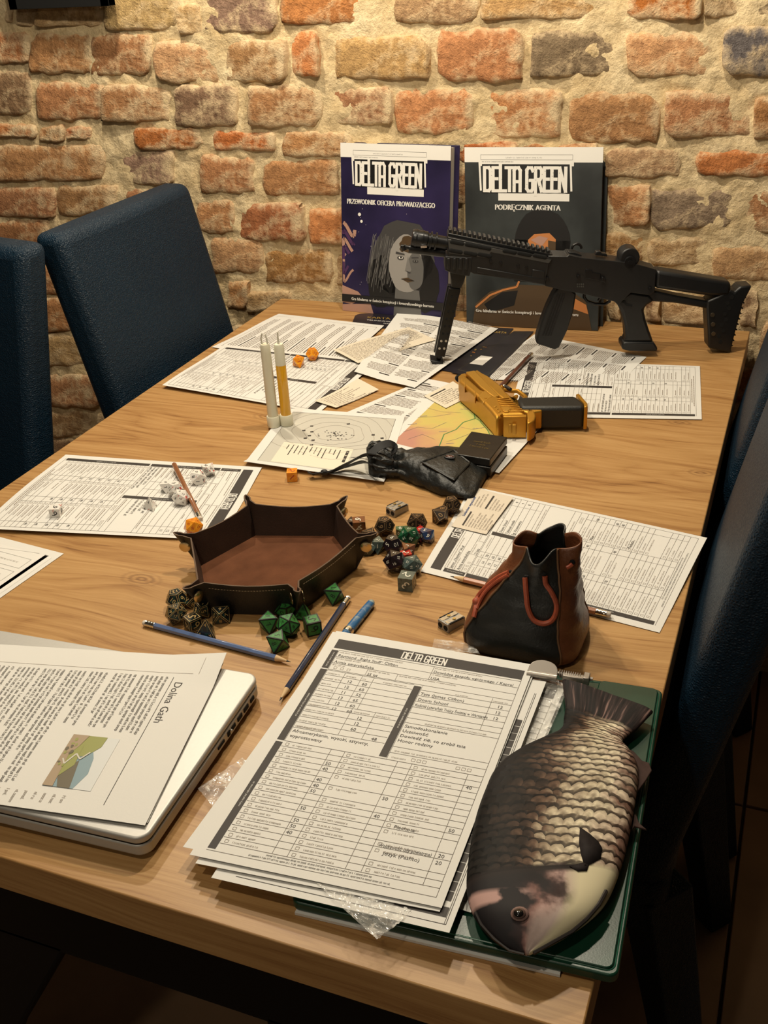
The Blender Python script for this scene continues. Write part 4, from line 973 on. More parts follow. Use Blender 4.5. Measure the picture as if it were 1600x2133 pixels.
# ================================================================== DICE
def poly_pts(kind):
    ph = (1+5**.5)/2
    if kind == 4: return [(1, 1, 1), (1, -1, -1), (-1, 1, -1), (-1, -1, 1)]
    if kind == 6: return [(x, y, z) for x in (-1, 1) for y in (-1, 1) for z in (-1, 1)]
    if kind == 8: return [(1, 0, 0), (-1, 0, 0), (0, 1, 0), (0, -1, 0), (0, 0, 1), (0, 0, -1)]
    if kind == 10:
        c = math.cos(math.pi/5); h = .1056; p = [(math.cos(i*math.pi/5), math.sin(i*math.pi/5), h*(1 if i % 2 else -1)) for i in range(10)]
        return p+[(0, 0, 1.0), (0, 0, -1.0)]
    if kind == 12: return poly_pts(6)+[q for a in (-1/ph, 1/ph) for b in (-ph, ph) for q in ((0, a, b), (a, b, 0), (b, 0, a))]
    if kind == 20: return [q for a in (-1, 1) for b in (-ph, ph) for q in ((0, a, b), (a, b, 0), (b, 0, a))]
FACES = {}
def poly_faces(kind):
    if kind in FACES: return FACES[kind]
    bm = bmesh.new(); vs = [Vector(p) for p in poly_pts(kind)]; r = max(v.length for v in vs)
    for v in vs: bm.verts.new(v/r)
    bmesh.ops.convex_hull(bm, input=bm.verts); bmesh.ops.dissolve_limit(bm, angle_limit=.05, verts=bm.verts, edges=bm.edges)
    bm.normal_update(); out = []
    for f in bm.faces: out.append([v.co.copy() for v in f.verts])
    bm.free(); FACES[kind] = out; return out
NUMS = {4: '1234', 6: '123456', 8: '12345678', 10: '0123456789', 12: range(1, 13), 20: range(1, 21)}
def die(kind, px, py, size, style, label, yaw=0, z0=0.0, face=0, fnum=None, group=None, tip=0):
    """size: circumradius in metres; lies on one face at the given place"""
    F = poly_faces(kind); f0 = F[face % len(F)]; c0 = sum(f0, Vector())/len(f0); n0 = (f0[1]-f0[0]).cross(f0[2]-f0[1]).normalized()
    if n0.dot(c0) < 0: n0 = -n0
    R_ = n0.rotation_difference(Vector((0, 0, -1))).to_matrix(); R_ = Matrix.Rotation(math.radians(yaw), 3, 'Z') @ R_
    if tip: R_ = Matrix.Rotation(math.radians(tip), 3, 'X') @ R_
    low = min((R_ @ v).z for f in F for v in f)*size
    ctr = T(px, py, z0-low); ctr.z = z0-low+.0003
    body, inkm, line, edge = style
    mb = MB(); mn = MB(); ml = MB()
    names = NUMS[kind]
    for i, f in enumerate(F):
        g = [(R_ @ v)*size for v in f]; c = sum(g, Vector())/len(g); n = (g[1]-g[0]).cross(g[2]-g[1]).normalized()
        if n.dot(c) < 0: n = -n; g = g[::-1]
        o = len(mb.v); mb.v += [tuple(v) for v in g]; mb.f.append(tuple(range(o, o+len(g)))); mb.m.append(0)
        rin = min((((g[k]+g[(k+1) % len(g)])/2)-c).length for k in range(len(g)))
        up = (g[0]-c); up = (up-n*up.dot(n)).normalized()
        # write each number upright towards the top of the die, as far as the face allows
        ri = up.cross(n) if False else n.cross(up)*-1
        if line:
            k1, k2 = (.94, .70) if line == 'panel' else (.88, .80)
            for q in range(len(g)):
                a, b = g[q]-c, g[(q+1) % len(g)]-c; e = n*.00018
                ml.add([c+a*k1+e, c+b*k1+e, c+b*k2+e, c+a*k2+e], [(0, 1, 2, 3)])
        t = str((fnum or {}).get(i, list(names)[i % len(list(names))]))
        if kind == 4: spots = [(c+(v-c)*.48, (v-c).normalized()) for v in g]; hs = rin*.75
        else: spots = [(c, up)]; hs = rin*(1.75 if kind == 6 else 1.35 if kind in (12, 10) else 1.3)*(1.0 if len(t) == 1 else .82)
        for sp, u_ in spots:
            rr = u_.cross(n); wd = twidth(t, hs); x = -wd/2
            for ch in t:
                vs, fs, adv = glyph(ch); o = len(mn.v)
                mn.v += [tuple(sp+rr*((x+a*hs))+u_*((b-.36)*hs)+n*.00025) for a, b in vs]; mn.f += [tuple(j+o for j in q) for q in fs]; mn.m += [0]*len(fs); x += adv*hs
    root = obj('die', mb, body, None, label, 'die', group, bevel=size*(.085 if edge is None else .05), bseg=2, angle=20)
    root.location = ctr; root.name = {4: 'four_sided_die', 6: 'six_sided_die', 8: 'eight_sided_die', 10: 'ten_sided_die', 12: 'twelve_sided_die', 20: 'twenty_sided_die'}[kind]
    obj('numerals', mn, inkm, root)
    if line: obj('painted_outline', ml, edge or inkm, root)
    return root
def dmat(name, a, b, rough=.25, sc=160, lo=.48, hi=.62, **k):
    m = mat(name, a, rough, nscale=sc, namt=0, coat=.3, **k)
    nt = m.node_tree; bs = nt.nodes['Principled BSDF']
    if not nt.nodes.get('swirl'):
        tc = N(nt, 'ShaderNodeTexCoord'); n = N(nt, 'ShaderNodeTexNoise', i_Scale=float(sc), i_Detail=3.0, i_Distortion=1.2); n.name = 'swirl'; L(nt, tc.outputs['Object'], n.inputs['Vector'])
        cr = N(nt, 'ShaderNodeValToRGB'); cr.color_ramp.elements[0].position = lo; cr.color_ramp.elements[0].color = c4(a); cr.color_ramp.elements[1].position = hi; cr.color_ramp.elements[1].color = c4(b); L(nt, n.outputs['Fac'], cr.inputs[0]); L(nt, cr.outputs[0], bs.inputs['Base Color'])
    return m
blk = mat('numeral_black', (.015, .013, .013), .5); wht = mat('numeral_white', (.72, .70, .60), .5); gold = mat('numeral_gold', (.55, .36, .13), .45); redn = mat('numeral_red', (.34, .02, .015), .5); bron = mat('numeral_bronze', (.36, .22, .10), .4, .5)
WHITE_D = (dmat('white_red_resin', (.76, .73, .68), (.50, .05, .04), sc=150, lo=.62, hi=.66), blk, None, None)
ORANGE_D = (dmat('orange_resin', (.72, .24, .015), (.80, .36, .03), sc=100), redn, None, None)
GREEN_D = (mat('green_enamel', (.012, .012, .010), .35), mat('green_relief_dark', (.006, .012, .006), .5), 'fill', None)
TEAL_D = (dmat('black_teal_resin', (.008, .009, .010), (.010, .040, .036), sc=110), gold, 'thin', gold)
BRONZE_D = (mat('dark_bronze', (.030, .020, .014), .35, .5), bron, 'thin', bron)
GREY_D = (dmat('grey_green_resin', (.075, .105, .095), (.030, .050, .050), sc=90), wht, None, None)
FOREST_D = (dmat('green_black_resin', (.010, .075, .030), (.006, .016, .010), sc=90), wht, None, None)
BLACKRED_D = (dmat('black_red_resin', (.012, .008, .010), (.020, .008, .012), sc=80), wht, None, None)
RED_D = (dmat('red_resin', (.42, .015, .012), (.10, .012, .014), sc=70), wht, None, None)
BLUE_D = (dmat('blue_resin', (.02, .04, .10), (.10, .05, .03), sc=60), wht, None, None)
BROWN_D = (dmat('brown_resin', (.16, .055, .02), (.03, .015, .012), sc=80), wht, None, None)
# green dice have pale green faces between black arrises
GFACE = mat('moss_green_paint', (.030, .170, .034), .42, nscale=420, namt=.7)
def gdie(kind, px, py, size, label, yaw, face=0, tip=0):
    r = die(kind, px, py, size, (mat('green_die_black', (.008, .009, .007), .4), mat('relief_black', (.004, .010, .004), .5), 'thin', mat('relief_black', (.004, .010, .004), .5)), label, yaw, face=face, tip=tip, group='green dice by the tray')
    # raised face panels
    me = r.data; mb = MB()
    for p in me.polygons:
        g = [me.vertices[i].co for i in p.vertices]; c = p.center; e = p.normal*.00012
        o = len(mb.v); mb.v += [tuple(c+(v-c)*.84+e) for v in g]; mb.f.append(tuple(range(o, o+len(g)))); mb.m.append(0)
    obj('green_face_panel', mb, GFACE, r); return r
W = 'white resin die with red flecks '
die(6, 117, 1066, .0122, WHITE_D, 'white six-sided die lying alone on the form, away from the brown pencil', 20, .004, fnum={0: '5', 1: '6', 2: '9', 3: '5', 4: '9', 5: '6'})
die(4, 314, 1056, .0150, WHITE_D, 'white four-sided pyramid die lying on the form beside the brown pencil', 35, .002)
die(8, 347, 1014, .0120, WHITE_D, W+'eight-sided, beside the round one at the brown pencil', 10, .002)
die(12, 365, 1019, .0118, WHITE_D, W+'twelve-sided, squeezed in the pile at the brown pencil', 50, .003)
die(20, 377, 1037, .0128, WHITE_D, W+'touching the middle of the brown pencil, large and round', 15, .002, 3)
die(10, 413, 995, .0120, WHITE_D, 'white ten-sided die numbered with single figures beside the brown pencil', 75, .002, 2)
die(10, 434, 979, .0120, WHITE_D, 'white ten-sided die numbered in tens lying across the dark strip of a form', 30, .002, 4, {i: '%d0' % i if i else '00' for i in range(10)})
die(8, 622, 753, .0145, ORANGE_D, 'orange eight-sided die lying on the form behind the glow sticks', 20, .004)
die(12, 651, 738, .0128, ORANGE_D, 'orange twelve-sided die at the edge of the bordered text page', 60, .004)
die(6, 609, 990, .0125, ORANGE_D, 'orange six-sided die marked with red two, before the contour map', 22, 0, fnum={0: '1', 1: '2', 2: '2', 3: '2', 4: '2', 5: '1'})
die(20, 403, 1098, .0135, ORANGE_D, 'orange twenty-sided die between the brown pencil eraser and the tray', 10, .001, 5)
# green
for k, px, py, s, yaw, fc, tp, lab in ((8, 560, 1297, .0150, 12, 0, 0, 'green eight-sided die at the edge of the green heap nearest the black and gold dice'), (20, 600, 1303, .0145, 40, 2, 0, 'green twenty-sided die in the middle of the green heap'), (8, 579, 1337, .0148, 45, 1, 0, 'green eight-sided die in front of the heap by the blue pencil tip'),
    (6, 651, 1303, .0145, 40, 0, 0, 'green cube die beside the dark blue pencil'), (10, 594, 1272, .0130, 20, 1, 0, 'green ten-sided die half hidden behind the green heap at the tray wall'), (4, 634, 1278, .0150, 75, 2, 0, 'green four-sided die behind the green cube'), (8, 696, 1238, .0150, 28, 3, 0, 'green eight-sided die lying apart by the eraser of the dark blue pencil')):
    gdie(k, px, py, s, lab, yaw, fc, tp)
# black and gold heap
for k, px, py, s, yaw, fc, lab in ((12, 368, 1249, .0135, 10, 0, 'black die with gold outlines, rounded, at the back of the heap'), (20, 367, 1279, .0135, 30, 4, 'black and gold twenty-sided die next to the light blue pencil'), (10, 421, 1270, .0130, 60, 3, 'black and gold ten-sided die in its heap by the tray wall'),
    (6, 402, 1297, .0135, 60, 0, 'black cube die with gold figures in front of the black and gold heap'), (4, 432, 1313, .0165, 20, 1, 'black and gold four-sided die behind the light blue pencil'), (8, 460, 1282, .0140, 40, 2, 'black and gold eight-sided die standing apart in the tray shadow'), (10, 400, 1248, .0120, 15, 5, 'black die tucked under the tray corner behind the black and gold heap')):
    die(k, px, py, s, TEAL_D, lab, yaw, face=fc, group='black and gold dice')
# mixed heap right of the tray
for k, px, py, s, yaw, fc, st_, lab in ((8, 733, 1094, .0125, 10, 0, BLACKRED_D, 'black die half hidden behind the tray corner beside the brown orange cube'), (6, 748, 1094, .0140, 25, 2, BROWN_D, 'brown orange six-sided die behind the tray corner'),
    (8, 770, 1116, .0125, 40, 1, BRONZE_D, 'bronze edged die between the brown cube and grey dice'), (10, 763, 1139, .0125, 15, 2, GREY_D, 'grey green ten-sided die touching the tray corner'), (8, 788, 1136, .0130, 60, 4, GREY_D, 'grey green eight-sided die beside the bronze edged die'),
    (12, 801, 1097, .0140, 30, 1, BRONZE_D, 'dark bronze twelve-sided die beside the metal sharpener next to the mixed heap'), (20, 869, 1090, .0145, 20, 3, BRONZE_D, 'dark bronze twenty-sided die behind the red and green dice'), (8, 876, 1112, .0125, 35, 3, RED_D, 'red die between the swirled green die and dark blue die'),
    (10, 890, 1116, .0120, 55, 6, BLUE_D, 'dark blue die beside the red die at the edge of a form'), (20, 853, 1119, .0150, 45, 6, FOREST_D, 'swirled green twenty-sided die in the mixed heap'), (10, 838, 1110, .0115, 15, 4, FOREST_D, 'green ten-sided die numbered in tens in the mixed heap'),
    (12, 818, 1135, .0130, 70, 2, BLACKRED_D, 'black twelve-sided die in the middle of the mixed heap'), (8, 849, 1147, .0125, 15, 5, BROWN_D, 'brown eight-sided die in the mixed heap'), (6, 846, 1160, .0105, 35, 3, RED_D, 'small red cube die in the mixed heap'),
    (20, 823, 1170, .0150, 25, 8, BLACKRED_D, 'black twenty-sided die with white numbers in the mixed heap beside the small red cube'), (20, 858, 1178, .0135, 60, 10, GREY_D, 'grey green twenty-sided die between the black twenty-sided die and a printed form'), (6, 848, 1211, .0150, 5, 1, GREY_D, 'grey green cube die marked two and three in front of the heap'),
    (10, 917, 1073, .0140, 30, 7, BRONZE_D, 'dark bronze ten-sided die at the torn edge of the cream note'), (12, 941, 1053, .0130, 10, 2, BRONZE_D, 'dark bronze twelve-sided die under the end of the black bag')):
    die(k, px, py, s, st_, lab, yaw, face=fc, fnum={i: '%d0' % i for i in range(10)} if 'in tens' in lab else ({0: '2', 1: '3', 2: '3', 3: '2', 4: '3', 5: '2'} if 'two and three' in lab else None))
# ================================================================== PENCILS, PEN, SHARPENERS
def pencil(p, q, col, label, tip=True, er=True, r=.0037, z=None, wood=(.62, .42, .22)):
    p = Vector(p); q = Vector(q); d = (q-p).normalized(); root = empty('pencil', (p+q)/2, label, 'pencil'); l = (q-p).length
    a = p+d*(.016 if er else .002); b = q-d*(.018 if tip else .002)
    mb = MB(); mb.tube([a, b], r, 6); wobj('barrel', mb, mat('lacquer_'+label[:14].replace(' ', '_'), col, .3, coat=.4), root, bevel=.0004, bseg=1)
    if er:
        mb = MB(); k = [p+d*.004+d*.0012*i for i in range(11)]; mb.tube(k, [r*.98+(.0003 if i % 3 == 0 else 0) for i in range(11)], 14); wobj('ferrule', mb, mat('ferrule_metal', (.72, .70, .64), .22, 1), root, smooth=True)
        mb = MB(); mb.tube([p, p+d*.0012, p+d*.005], [r*.72, r*.92, r*.92], 14); wobj('eraser', mb, mat('pale_eraser', (.62, .55, .47), .8), root, smooth=True)
    if tip:
        mb = MB(); mb.tube([b, q-d*.005], [r*.97, r*.30], 12); wobj('sharpened_wood', mb, mat('bare_pencil_wood', wood, .7), root, smooth=True)
        mb = MB(); mb.tube([q-d*.005, q], [r*.30, r*.06], 10); wobj('graphite_point', mb, mat('graphite', (.03, .03, .03), .4, .3), root, smooth=True)
    return root
pencil(T(418, 1082, .006), T(362, 966, .012), (.26, .105, .045), 'brown pencil leaning over the white dice, eraser towards the tray', tip=False)
pencil(T(1108, 736, .008), T(1036, 812, .006), (.13, .05, .03), 'dark brown pencil lying between the rules page and the golden pistol', tip=False)
pencil(T(1272, 1281, .0055), T(938, 1200, .0055), (.46, .20, .11), 'rose brown pencil running behind the leather pouch along a form')
pencil(T(299, 1297, .004), T(606, 1379, .004), (.10, .15, .30), 'light blue pencil lying along the front of the black and gold dice')
pencil(T(726, 1244, .004), T(582, 1460, .004), (.020, .028, .065), 'dark blue pencil lying beside the topmost form of the binder stack')
a = T(775, 1254, .005); b_ = T(640, 1420, .005); d = (b_-a).normalized(); pen = empty('pen', (a+b_)/2, 'marbled blue pen with a rounded end half under the binder stack', 'pen')
mb = MB(); mb.tube([a+d*t for t in (0, .003, .02, .05, .058, .12, .145)], [.0035, .0048, .0052, .0056, .0054, .0050, .0046], 16); wobj('barrel', mb, dmat('marbled_blue', (.03, .13, .30), (.30, .36, .34), sc=55), pen, smooth=True)
mb = MB(); mb.tube([a+d*t for t in (.058, .060, .062, .064)], [.0058, .0060, .0060, .0058], 16); wobj('ring', mb, mat('ferrule_metal', (.7, .7, .7), .2, 1), pen, smooth=True)
mb = MB(); mb.tube([a+d*.145, a+d*.156], [.0044, .001], 12); wobj('nib', mb, mat('graphite', (.03, .03, .03), .4), pen, smooth=True)
mg_ = mat('cast_magnesium', (.36, .35, .33), .5, .6, nscale=80, namt=.12)
def sharpener(px, py, yaw, label, tilt=0, z=0):
    c = T(px, py, z); root = empty('pencil_sharpener', (c.x, c.y, z), label, 'sharpener', 'metal pencil sharpeners'); root.rotation_euler = (0, 0, math.radians(yaw))
    # double-hole wedge body with waisted grip sides
    mb = MB(); L_, W_, H_ = .026, .017, .011
    pts = [(-.013, -.0085), (-.006, -.0075), (.006, -.0075), (.013, -.0085), (.013, .0085), (.006, .0075), (-.006, .0075), (-.013, .0085)]
    lo = [Vector((x, y, 0)) for x, y in pts]; hi = [Vector((x, y*.94, H_ if x < 0 else H_*.86)) for x, y in pts]
    n = 8; mb.add(lo+hi, [tuple(range(n-1, -1, -1)), tuple(range(n, 2*n))]+[(i, (i+1) % n, n+(i+1) % n, n+i) for i in range(n)])
    obj('body', mb, mg_, root, bevel=.0006)
    for s in (-1, 1):
        mb = MB(); mb.box((0, s*.0042, H_*.94), (.024, .0055, .0009), Matrix.Rotation(.06, 3, 'Y')); b = obj('blade', mb, mat('blade_steel', (.60, .58, .53), .3, .9), root, bevel=.0002, bseg=1)
        mb = MB(); mb.cyl((0, s*.0042, H_*.97), (0, s*.0042, H_*.97+.0012), .0019, n=12); obj('screw', mb, mat('brass_screw', (.5, .38, .16), .3, 1), b, smooth=True)
        mb = MB(); mb.box((0, s*.0079, H_*.93), (.020, .0016, .0012), Matrix.Rotation(.06, 3, 'Y')); obj('groove', mb, slotm, root)
        mb = MB(); mb.cyl((-.0132, s*.0042, .0052), (-.0120, s*.0042, .0052), .0033, n=12); obj('pencil_hole', mb, slotm, root)
    return root
sharpener(828, 1067, 66, 'grey metal two-hole sharpener beside the dark bronze die')
sharpener(941, 1303, 62, 'grey metal two-hole sharpener beside the leather drawstring pouch')
# ================================================================== GLOW STICKS
def glow(px, py, label, liquid):
    c = T(px, py, .0040); root = empty('glow_stick', c, label, 'glow stick'); h = .152
    cap = mat('milky_plastic', (.74, .71, .56), .35, sub=.0)
    tube = mat('frosted_tube', (.74, .72, .58), .30)
    mb = MB(); mb.lathe([(.0096, 0), (.0102, .001), (.0102, .0165), (.0096, .0175)], None, 20); obj('base_cap', mb, cap, root, smooth=True)
    if liquid:
        mb = MB(); mb.lathe([(.0078, .0175), (.0082, .019), (.0080, .098), (.0079, .099)], None, 18); obj('yellow_liquid', mb, mat('amber_liquid', (.78, .40, .012), .18, coat=.5), root, smooth=True)
        mb = MB(); mb.lathe([(.0080, .099), (.0078, .128), (.0064, .132)], None, 18); obj('tube', mb, tube, root, smooth=True)
    else:
        mb = MB(); mb.lathe([(.0080, .0175), (.0083, .019), (.0078, .120), (.0075, .130), (.0064, .134)], None, 18); obj('tube', mb, mat('clear_greyish_tube', (.72, .69, .54), .22), root, smooth=True)
    mb = MB()
    if liquid: mb.tube([(0, 0, .130), (0, 0, .142), (.0005, 0, .1505)], [.0022, .0014, .0012], 8)
    else: mb.tube([(-.0045, 0, .131), (-.0055, 0, .142), (-.003, 0, .150), (.002, 0, .149), (.0042, 0, .142), (.0045, 0, .132)], .0013, 8)
    obj('hook', mb, mat('clear_hook', (.62, .60, .52), .2), root, smooth=True)
    return root
glow(571, 887, 'empty milky glow stick standing beside the yellow one', False)
glow(598, 884, 'glow stick half filled with amber yellow liquid', True)
from mathutils.bvhtree import BVHTree
def bvh(mb): return BVHTree.FromPolygons([Vector(v) for v in mb.v], mb.f)
def hit(tree, x, y, lift=0.0):
    d = ray(x, y).normalized(); r = tree.ray_cast(CAM, d)
    if r[0] is None:
        r = tree.find_nearest(T(x, y, .05))
    return r[0]+(r[1] if r[1].dot(d) < 0 else -r[1])*lift
# ================================================================== HEXAGONAL DICE TRAY
tr = empty('dice_tray', (-.472, -.982, 0), 'black leather hexagonal dice tray with brown suede floor and snapped corners', 'tray')
HX = [Vector(p) for p in ((-.563, -1.010, 0), (-.532, -.924, 0), (-.433, -.897, 0), (-.378, -.956, 0), (-.405, -1.068, 0), (-.504, -1.094, 0))]
HC = sum(HX, Vector())/6
outer_l = mat('black_tray_leather', (.006, .0055, .0055), .42, nscale=70, namt=.3, bump=.12, bscale=700)
inner_l = mat('shaded_brown_lining', (.040, .020, .012), .55, nscale=50, namt=.3, bump=.1, bscale=500)  # shade inside the tray walls is put into this darker brown
suede = mat('brown_suede', (.115, .045, .022), .95, nscale=38, namt=.45, bump=.25, bscale=900, spec=.1)
rimm = mat('raw_leather_edge', (.085, .045, .02), .7)
mb = MB(); mb.prism([HC+(p-HC)*.985 for p in HX], (0, 0, .0005), (0, 0, .0035)); fl = wobj('tray_floor', mb, suede, tr)
HT = .046
# strip round the tray: wall, out to the folded ear, back to the next wall
bot, top = [], []
rim = [HC+(p-HC)*1.07 for p in HX]
NE = 9
for i in range(6):
    p = HX[i]; q = HX[(i+1) % 6]; r0 = rim[i]; r1 = rim[(i+1) % 6]; along = (q-p).normalized(); out_n = Vector((along.y, -along.x, 0)); out_n = out_n if out_n.dot((p+q)/2-HC) > 0 else -out_n
    for k in range(7):
        t = k/6; t2 = .07+.86*t
        sag = -.004*math.sin(math.pi*t)
        bot.append(p.lerp(q, t)); top.append(r0.lerp(r1, t2)+Vector((0, 0, HT+sag)))
    # ear loop at corner i+1
    c = HX[(i+1) % 6]; o = (c-HC).normalized(); s = Vector((-o.y, o.x, 0)); s = s if s.dot(along) < 0 else -s
    base = rim[(i+1) % 6]
    for k in range(NE):
        a = math.pi*(k+.5)/NE; w_ = .0052*(1 if 0 < k < NE-1 else .7)
        off = o*(.016*math.sin(a)+.005)+s*(w_*math.cos(a))
        top.append(base+off+Vector((0, 0, HT+.003*math.sin(a)))); bot.append(c+o*.0012*math.sin(a)+Vector((0, 0, .004*math.sin(a))))
n = len(bot); mb = MB()
mid = [bot[i].lerp(top[i], .5) for i in range(n)]
th = .0018
def innerp(pts):
    out = []
    for i in range(n):
        t = (pts[(i+1) % n]-pts[i-1]); t.z = 0; nn = Vector((t.y, -t.x, 0)).normalized(); out.append(pts[i]-nn*th*(1 if nn.dot(pts[i]-HC) > -1 else 1))
    return out
# orientation: loop runs clockwise seen from above or not; choose the inward side once
tt0 = top[4]-top[2]; nn0 = Vector((tt0.y, -tt0.x, 0)); sgn = 1 if nn0.dot(top[3]-HC) > 0 else -1
def shell(pts):
    out = []
    for i in range(n):
        t = (pts[(i+1) % n]-pts[i-1]); nn = Vector((t.y, -t.x, 0)); nn = nn.normalized()*sgn if nn.length > 1e-9 else Vector()
        out.append(pts[i]-nn*th)
    return out
ib, it = shell(bot), shell(top); z1 = Vector((0, 0, .0006))
V = [p+z1 for p in bot]+top+[p+z1 for p in ib]+it
F = []
for i in range(n):
    j = (i+1) % n
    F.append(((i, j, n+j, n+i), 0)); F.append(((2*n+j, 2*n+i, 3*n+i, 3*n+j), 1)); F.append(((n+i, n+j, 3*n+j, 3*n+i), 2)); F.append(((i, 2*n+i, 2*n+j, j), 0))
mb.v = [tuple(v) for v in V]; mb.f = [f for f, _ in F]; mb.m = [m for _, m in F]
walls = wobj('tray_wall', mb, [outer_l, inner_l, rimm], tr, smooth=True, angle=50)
bm = bmesh.new(); bm.from_mesh(walls.data); bmesh.ops.recalc_face_normals(bm, faces=bm.faces); bm.to_mesh(walls.data); bm.free()
snap = mat('brass_snap', (.62, .50, .30), .22, 1)
for i in range(6):
    c = HX[i]; o = (c-HC).normalized(); s = Vector((-o.y, o.x, 0))
    for sg in (-1, 1):
        p = rim[i]+o*.009+s*sg*.0062+Vector((0, 0, HT*.72)); p -= o*.003
        mb = MB(); Mx = (s*sg).to_track_quat('Z', 'Y').to_matrix()
        mb.lathe([(.0070, 0), (.0070, .0005), (.0055, .0011), (.001, .0013)], None, 16); mb.v = [tuple(Mx @ Vector(v)+p) for v in mb.v]; wobj('snap', mb, snap, tr, smooth=True)
stm = mat('pale_stitching', (.28, .20, .11), .8)
for i in (4, 3):
    mb = MB(); a, b_ = rim[i].lerp(rim[(i+1) % 6], .1), rim[i].lerp(rim[(i+1) % 6], .9); out_n = ((a+b_)/2-HC).normalized()
    for k in range(26):
        p = a.lerp(b_, k/26)+out_n*.0008; q = a.lerp(b_, (k+.62)/26)+out_n*.0008; dz = Vector((0, 0, HT-.0065-.003*math.sin(math.pi*k/26))); mb.tube([p+dz, q+dz], .00035, 4)
    wobj('stitching', mb, stm, tr, kind='stuff')
# ================================================================== LEATHER DRAWSTRING POUCH
blackl = mat('black_soft_leather', (.012, .012, .011), .42, nscale=60, namt=.35, bump=.2, bscale=420)
brownl = mat('chestnut_leather', (.145, .048, .018), .40, nscale=45, namt=.35, bump=.35, bscale=260)
pc = Vector((-.150, -1.030, 0)); NT, NZ = 96, 26
def pouch(u, v):
    th_ = 2*math.pi*u-math.pi/2-.10; ca, sa = math.cos(th_), math.sin(th_)
    prof = [(0, .054), (.05, .0615), (.16, .0620), (.32, .0570), (.5, .0500), (.66, .0425), (.78, .0350), (.88, .0300), (1, .0285)]
    for (a, ra), (b, rb) in zip(prof, prof[1:]):
        if a <= v <= b: r = lerp(ra, rb, smoothstep(0, 1, (v-a)/(b-a))); break
    k = lerp(4.2, 2.1, smoothstep(0, .7, v)); se = (abs(ca)**k+abs(sa)**k)**(-1/k)
    pl = smoothstep(.42, 1.0, v); wob = math.cos(4*(th_+.10))*.24*smoothstep(.55, 1, v)+math.cos(9*th_+2.0)*.035
    r *= se*(1+pl*wob)*(1+.03*math.sin(5*th_+9*v)*smoothstep(0, .3, v))
    front = .5-.5*sa
    ht = .112+.009*(1-front)+.012*max(0, ca)*pl+.003*math.sin(5*th_+1.0)*smoothstep(.8, 1, v)-.010*max(0, -ca)*0
    z = ht*v
    return Vector((pc.x+r*ca*1.0+.018*smoothstep(.2, 1, v), pc.y+r*sa*.84, z+.0012))
mb = MB(); mb.grid(lambda u, v: pouch(u, v), NT, NZ, 0, True)
pm = []
for j in range(NZ):
    for i in range(NT): pm.append(0 if ((i+NT//8) // (NT//4)) % 2 == 0 else 1)
mb.m = pm
o = len(mb.v); mb.v += [(pc.x, pc.y, .0012)]; mb.f += [(o, (i+1) % NT, i) for i in range(NT)]; mb.m += [0]*NT
pt_ = bvh(mb)
proot = empty('drawstring_pouch', pc, 'black and chestnut leather drawstring pouch with a red cord', 'pouch')
b = wobj('pouch_body', mb, [blackl, brownl], proot, smooth=True, angle=70)
md = b.modifiers.new('thickness', 'SOLIDIFY'); md.thickness = .0016; md.offset = -1
for k in range(4):
    mb = MB(); i = (NT//8+k*NT//4)
    mb.tube([pouch(i/NT, .02+.97*j/20)+(pouch(i/NT, .02+.97*j/20)-pc-Vector((0, 0, .06))).normalized()*.0008 for j in range(21)], .0011, 6)
    wobj('seam', mb, mat('raw_seam', (.16, .075, .03), .7), proot, smooth=True)
redc = mat('red_leather_cord', (.33, .062, .024), .55, nscale=300, namt=.3)
def cord(pxs, r=.0027, lift=.0024):
    pts = [hit(pt_, x, y, lift) for x, y in pxs]; out = []
    for i in range(len(pts)-1):      # Catmull-Rom smoothing
        p0, p1, p2, p3 = pts[max(i-1, 0)], pts[i], pts[i+1], pts[min(i+2, len(pts)-1)]
        for k in range(5):
            t = k/5; out.append(.5*((2*p1)+(p2-p0)*t+(2*p0-5*p1+4*p2-p3)*t*t+(3*p1-p0-3*p2+p3)*t**3))
    out.append(pts[-1]); mb = MB(); mb.tube(out, r, 8); return mb
wobj('cord_loop', cord([(1097, 1204), (1098, 1240), (1101, 1268), (1112, 1289), (1130, 1298), (1147, 1293), (1157, 1276), (1158, 1255), (1148, 1232), (1136, 1214), (1133, 1198)]), redc, proot, smooth=True)
wobj('cord_tail', cord([(1064, 1194), (1042, 1204), (1018, 1224), (1001, 1243), (996, 1258), (994, 1272), (991, 1286)]), redc, proot, smooth=True)
wobj('cord_tail', cord([(1062, 1200), (1036, 1215), (1014, 1236), (1001, 1258), (996, 1270)], .0022), redc, proot, smooth=True)
mb = MB(); mb.sphere(hit(pt_, 997, 1256, .003), .0048, 10); wobj('cord_knot', mb, redc, proot, smooth=True)
wobj('cord_stub', cord([(1179, 1182), (1186, 1178), (1192, 1172)], .0022), redc, proot, smooth=True)
for x, y in ((1097, 1203), (1133, 1197), (1064, 1193), (1192, 1171)):
    mb = MB(); mb.sphere(hit(pt_, x, y, .0002), (.0032, .0020, .0032), 8); wobj('cord_hole', mb, slotm, proot, smooth=True)
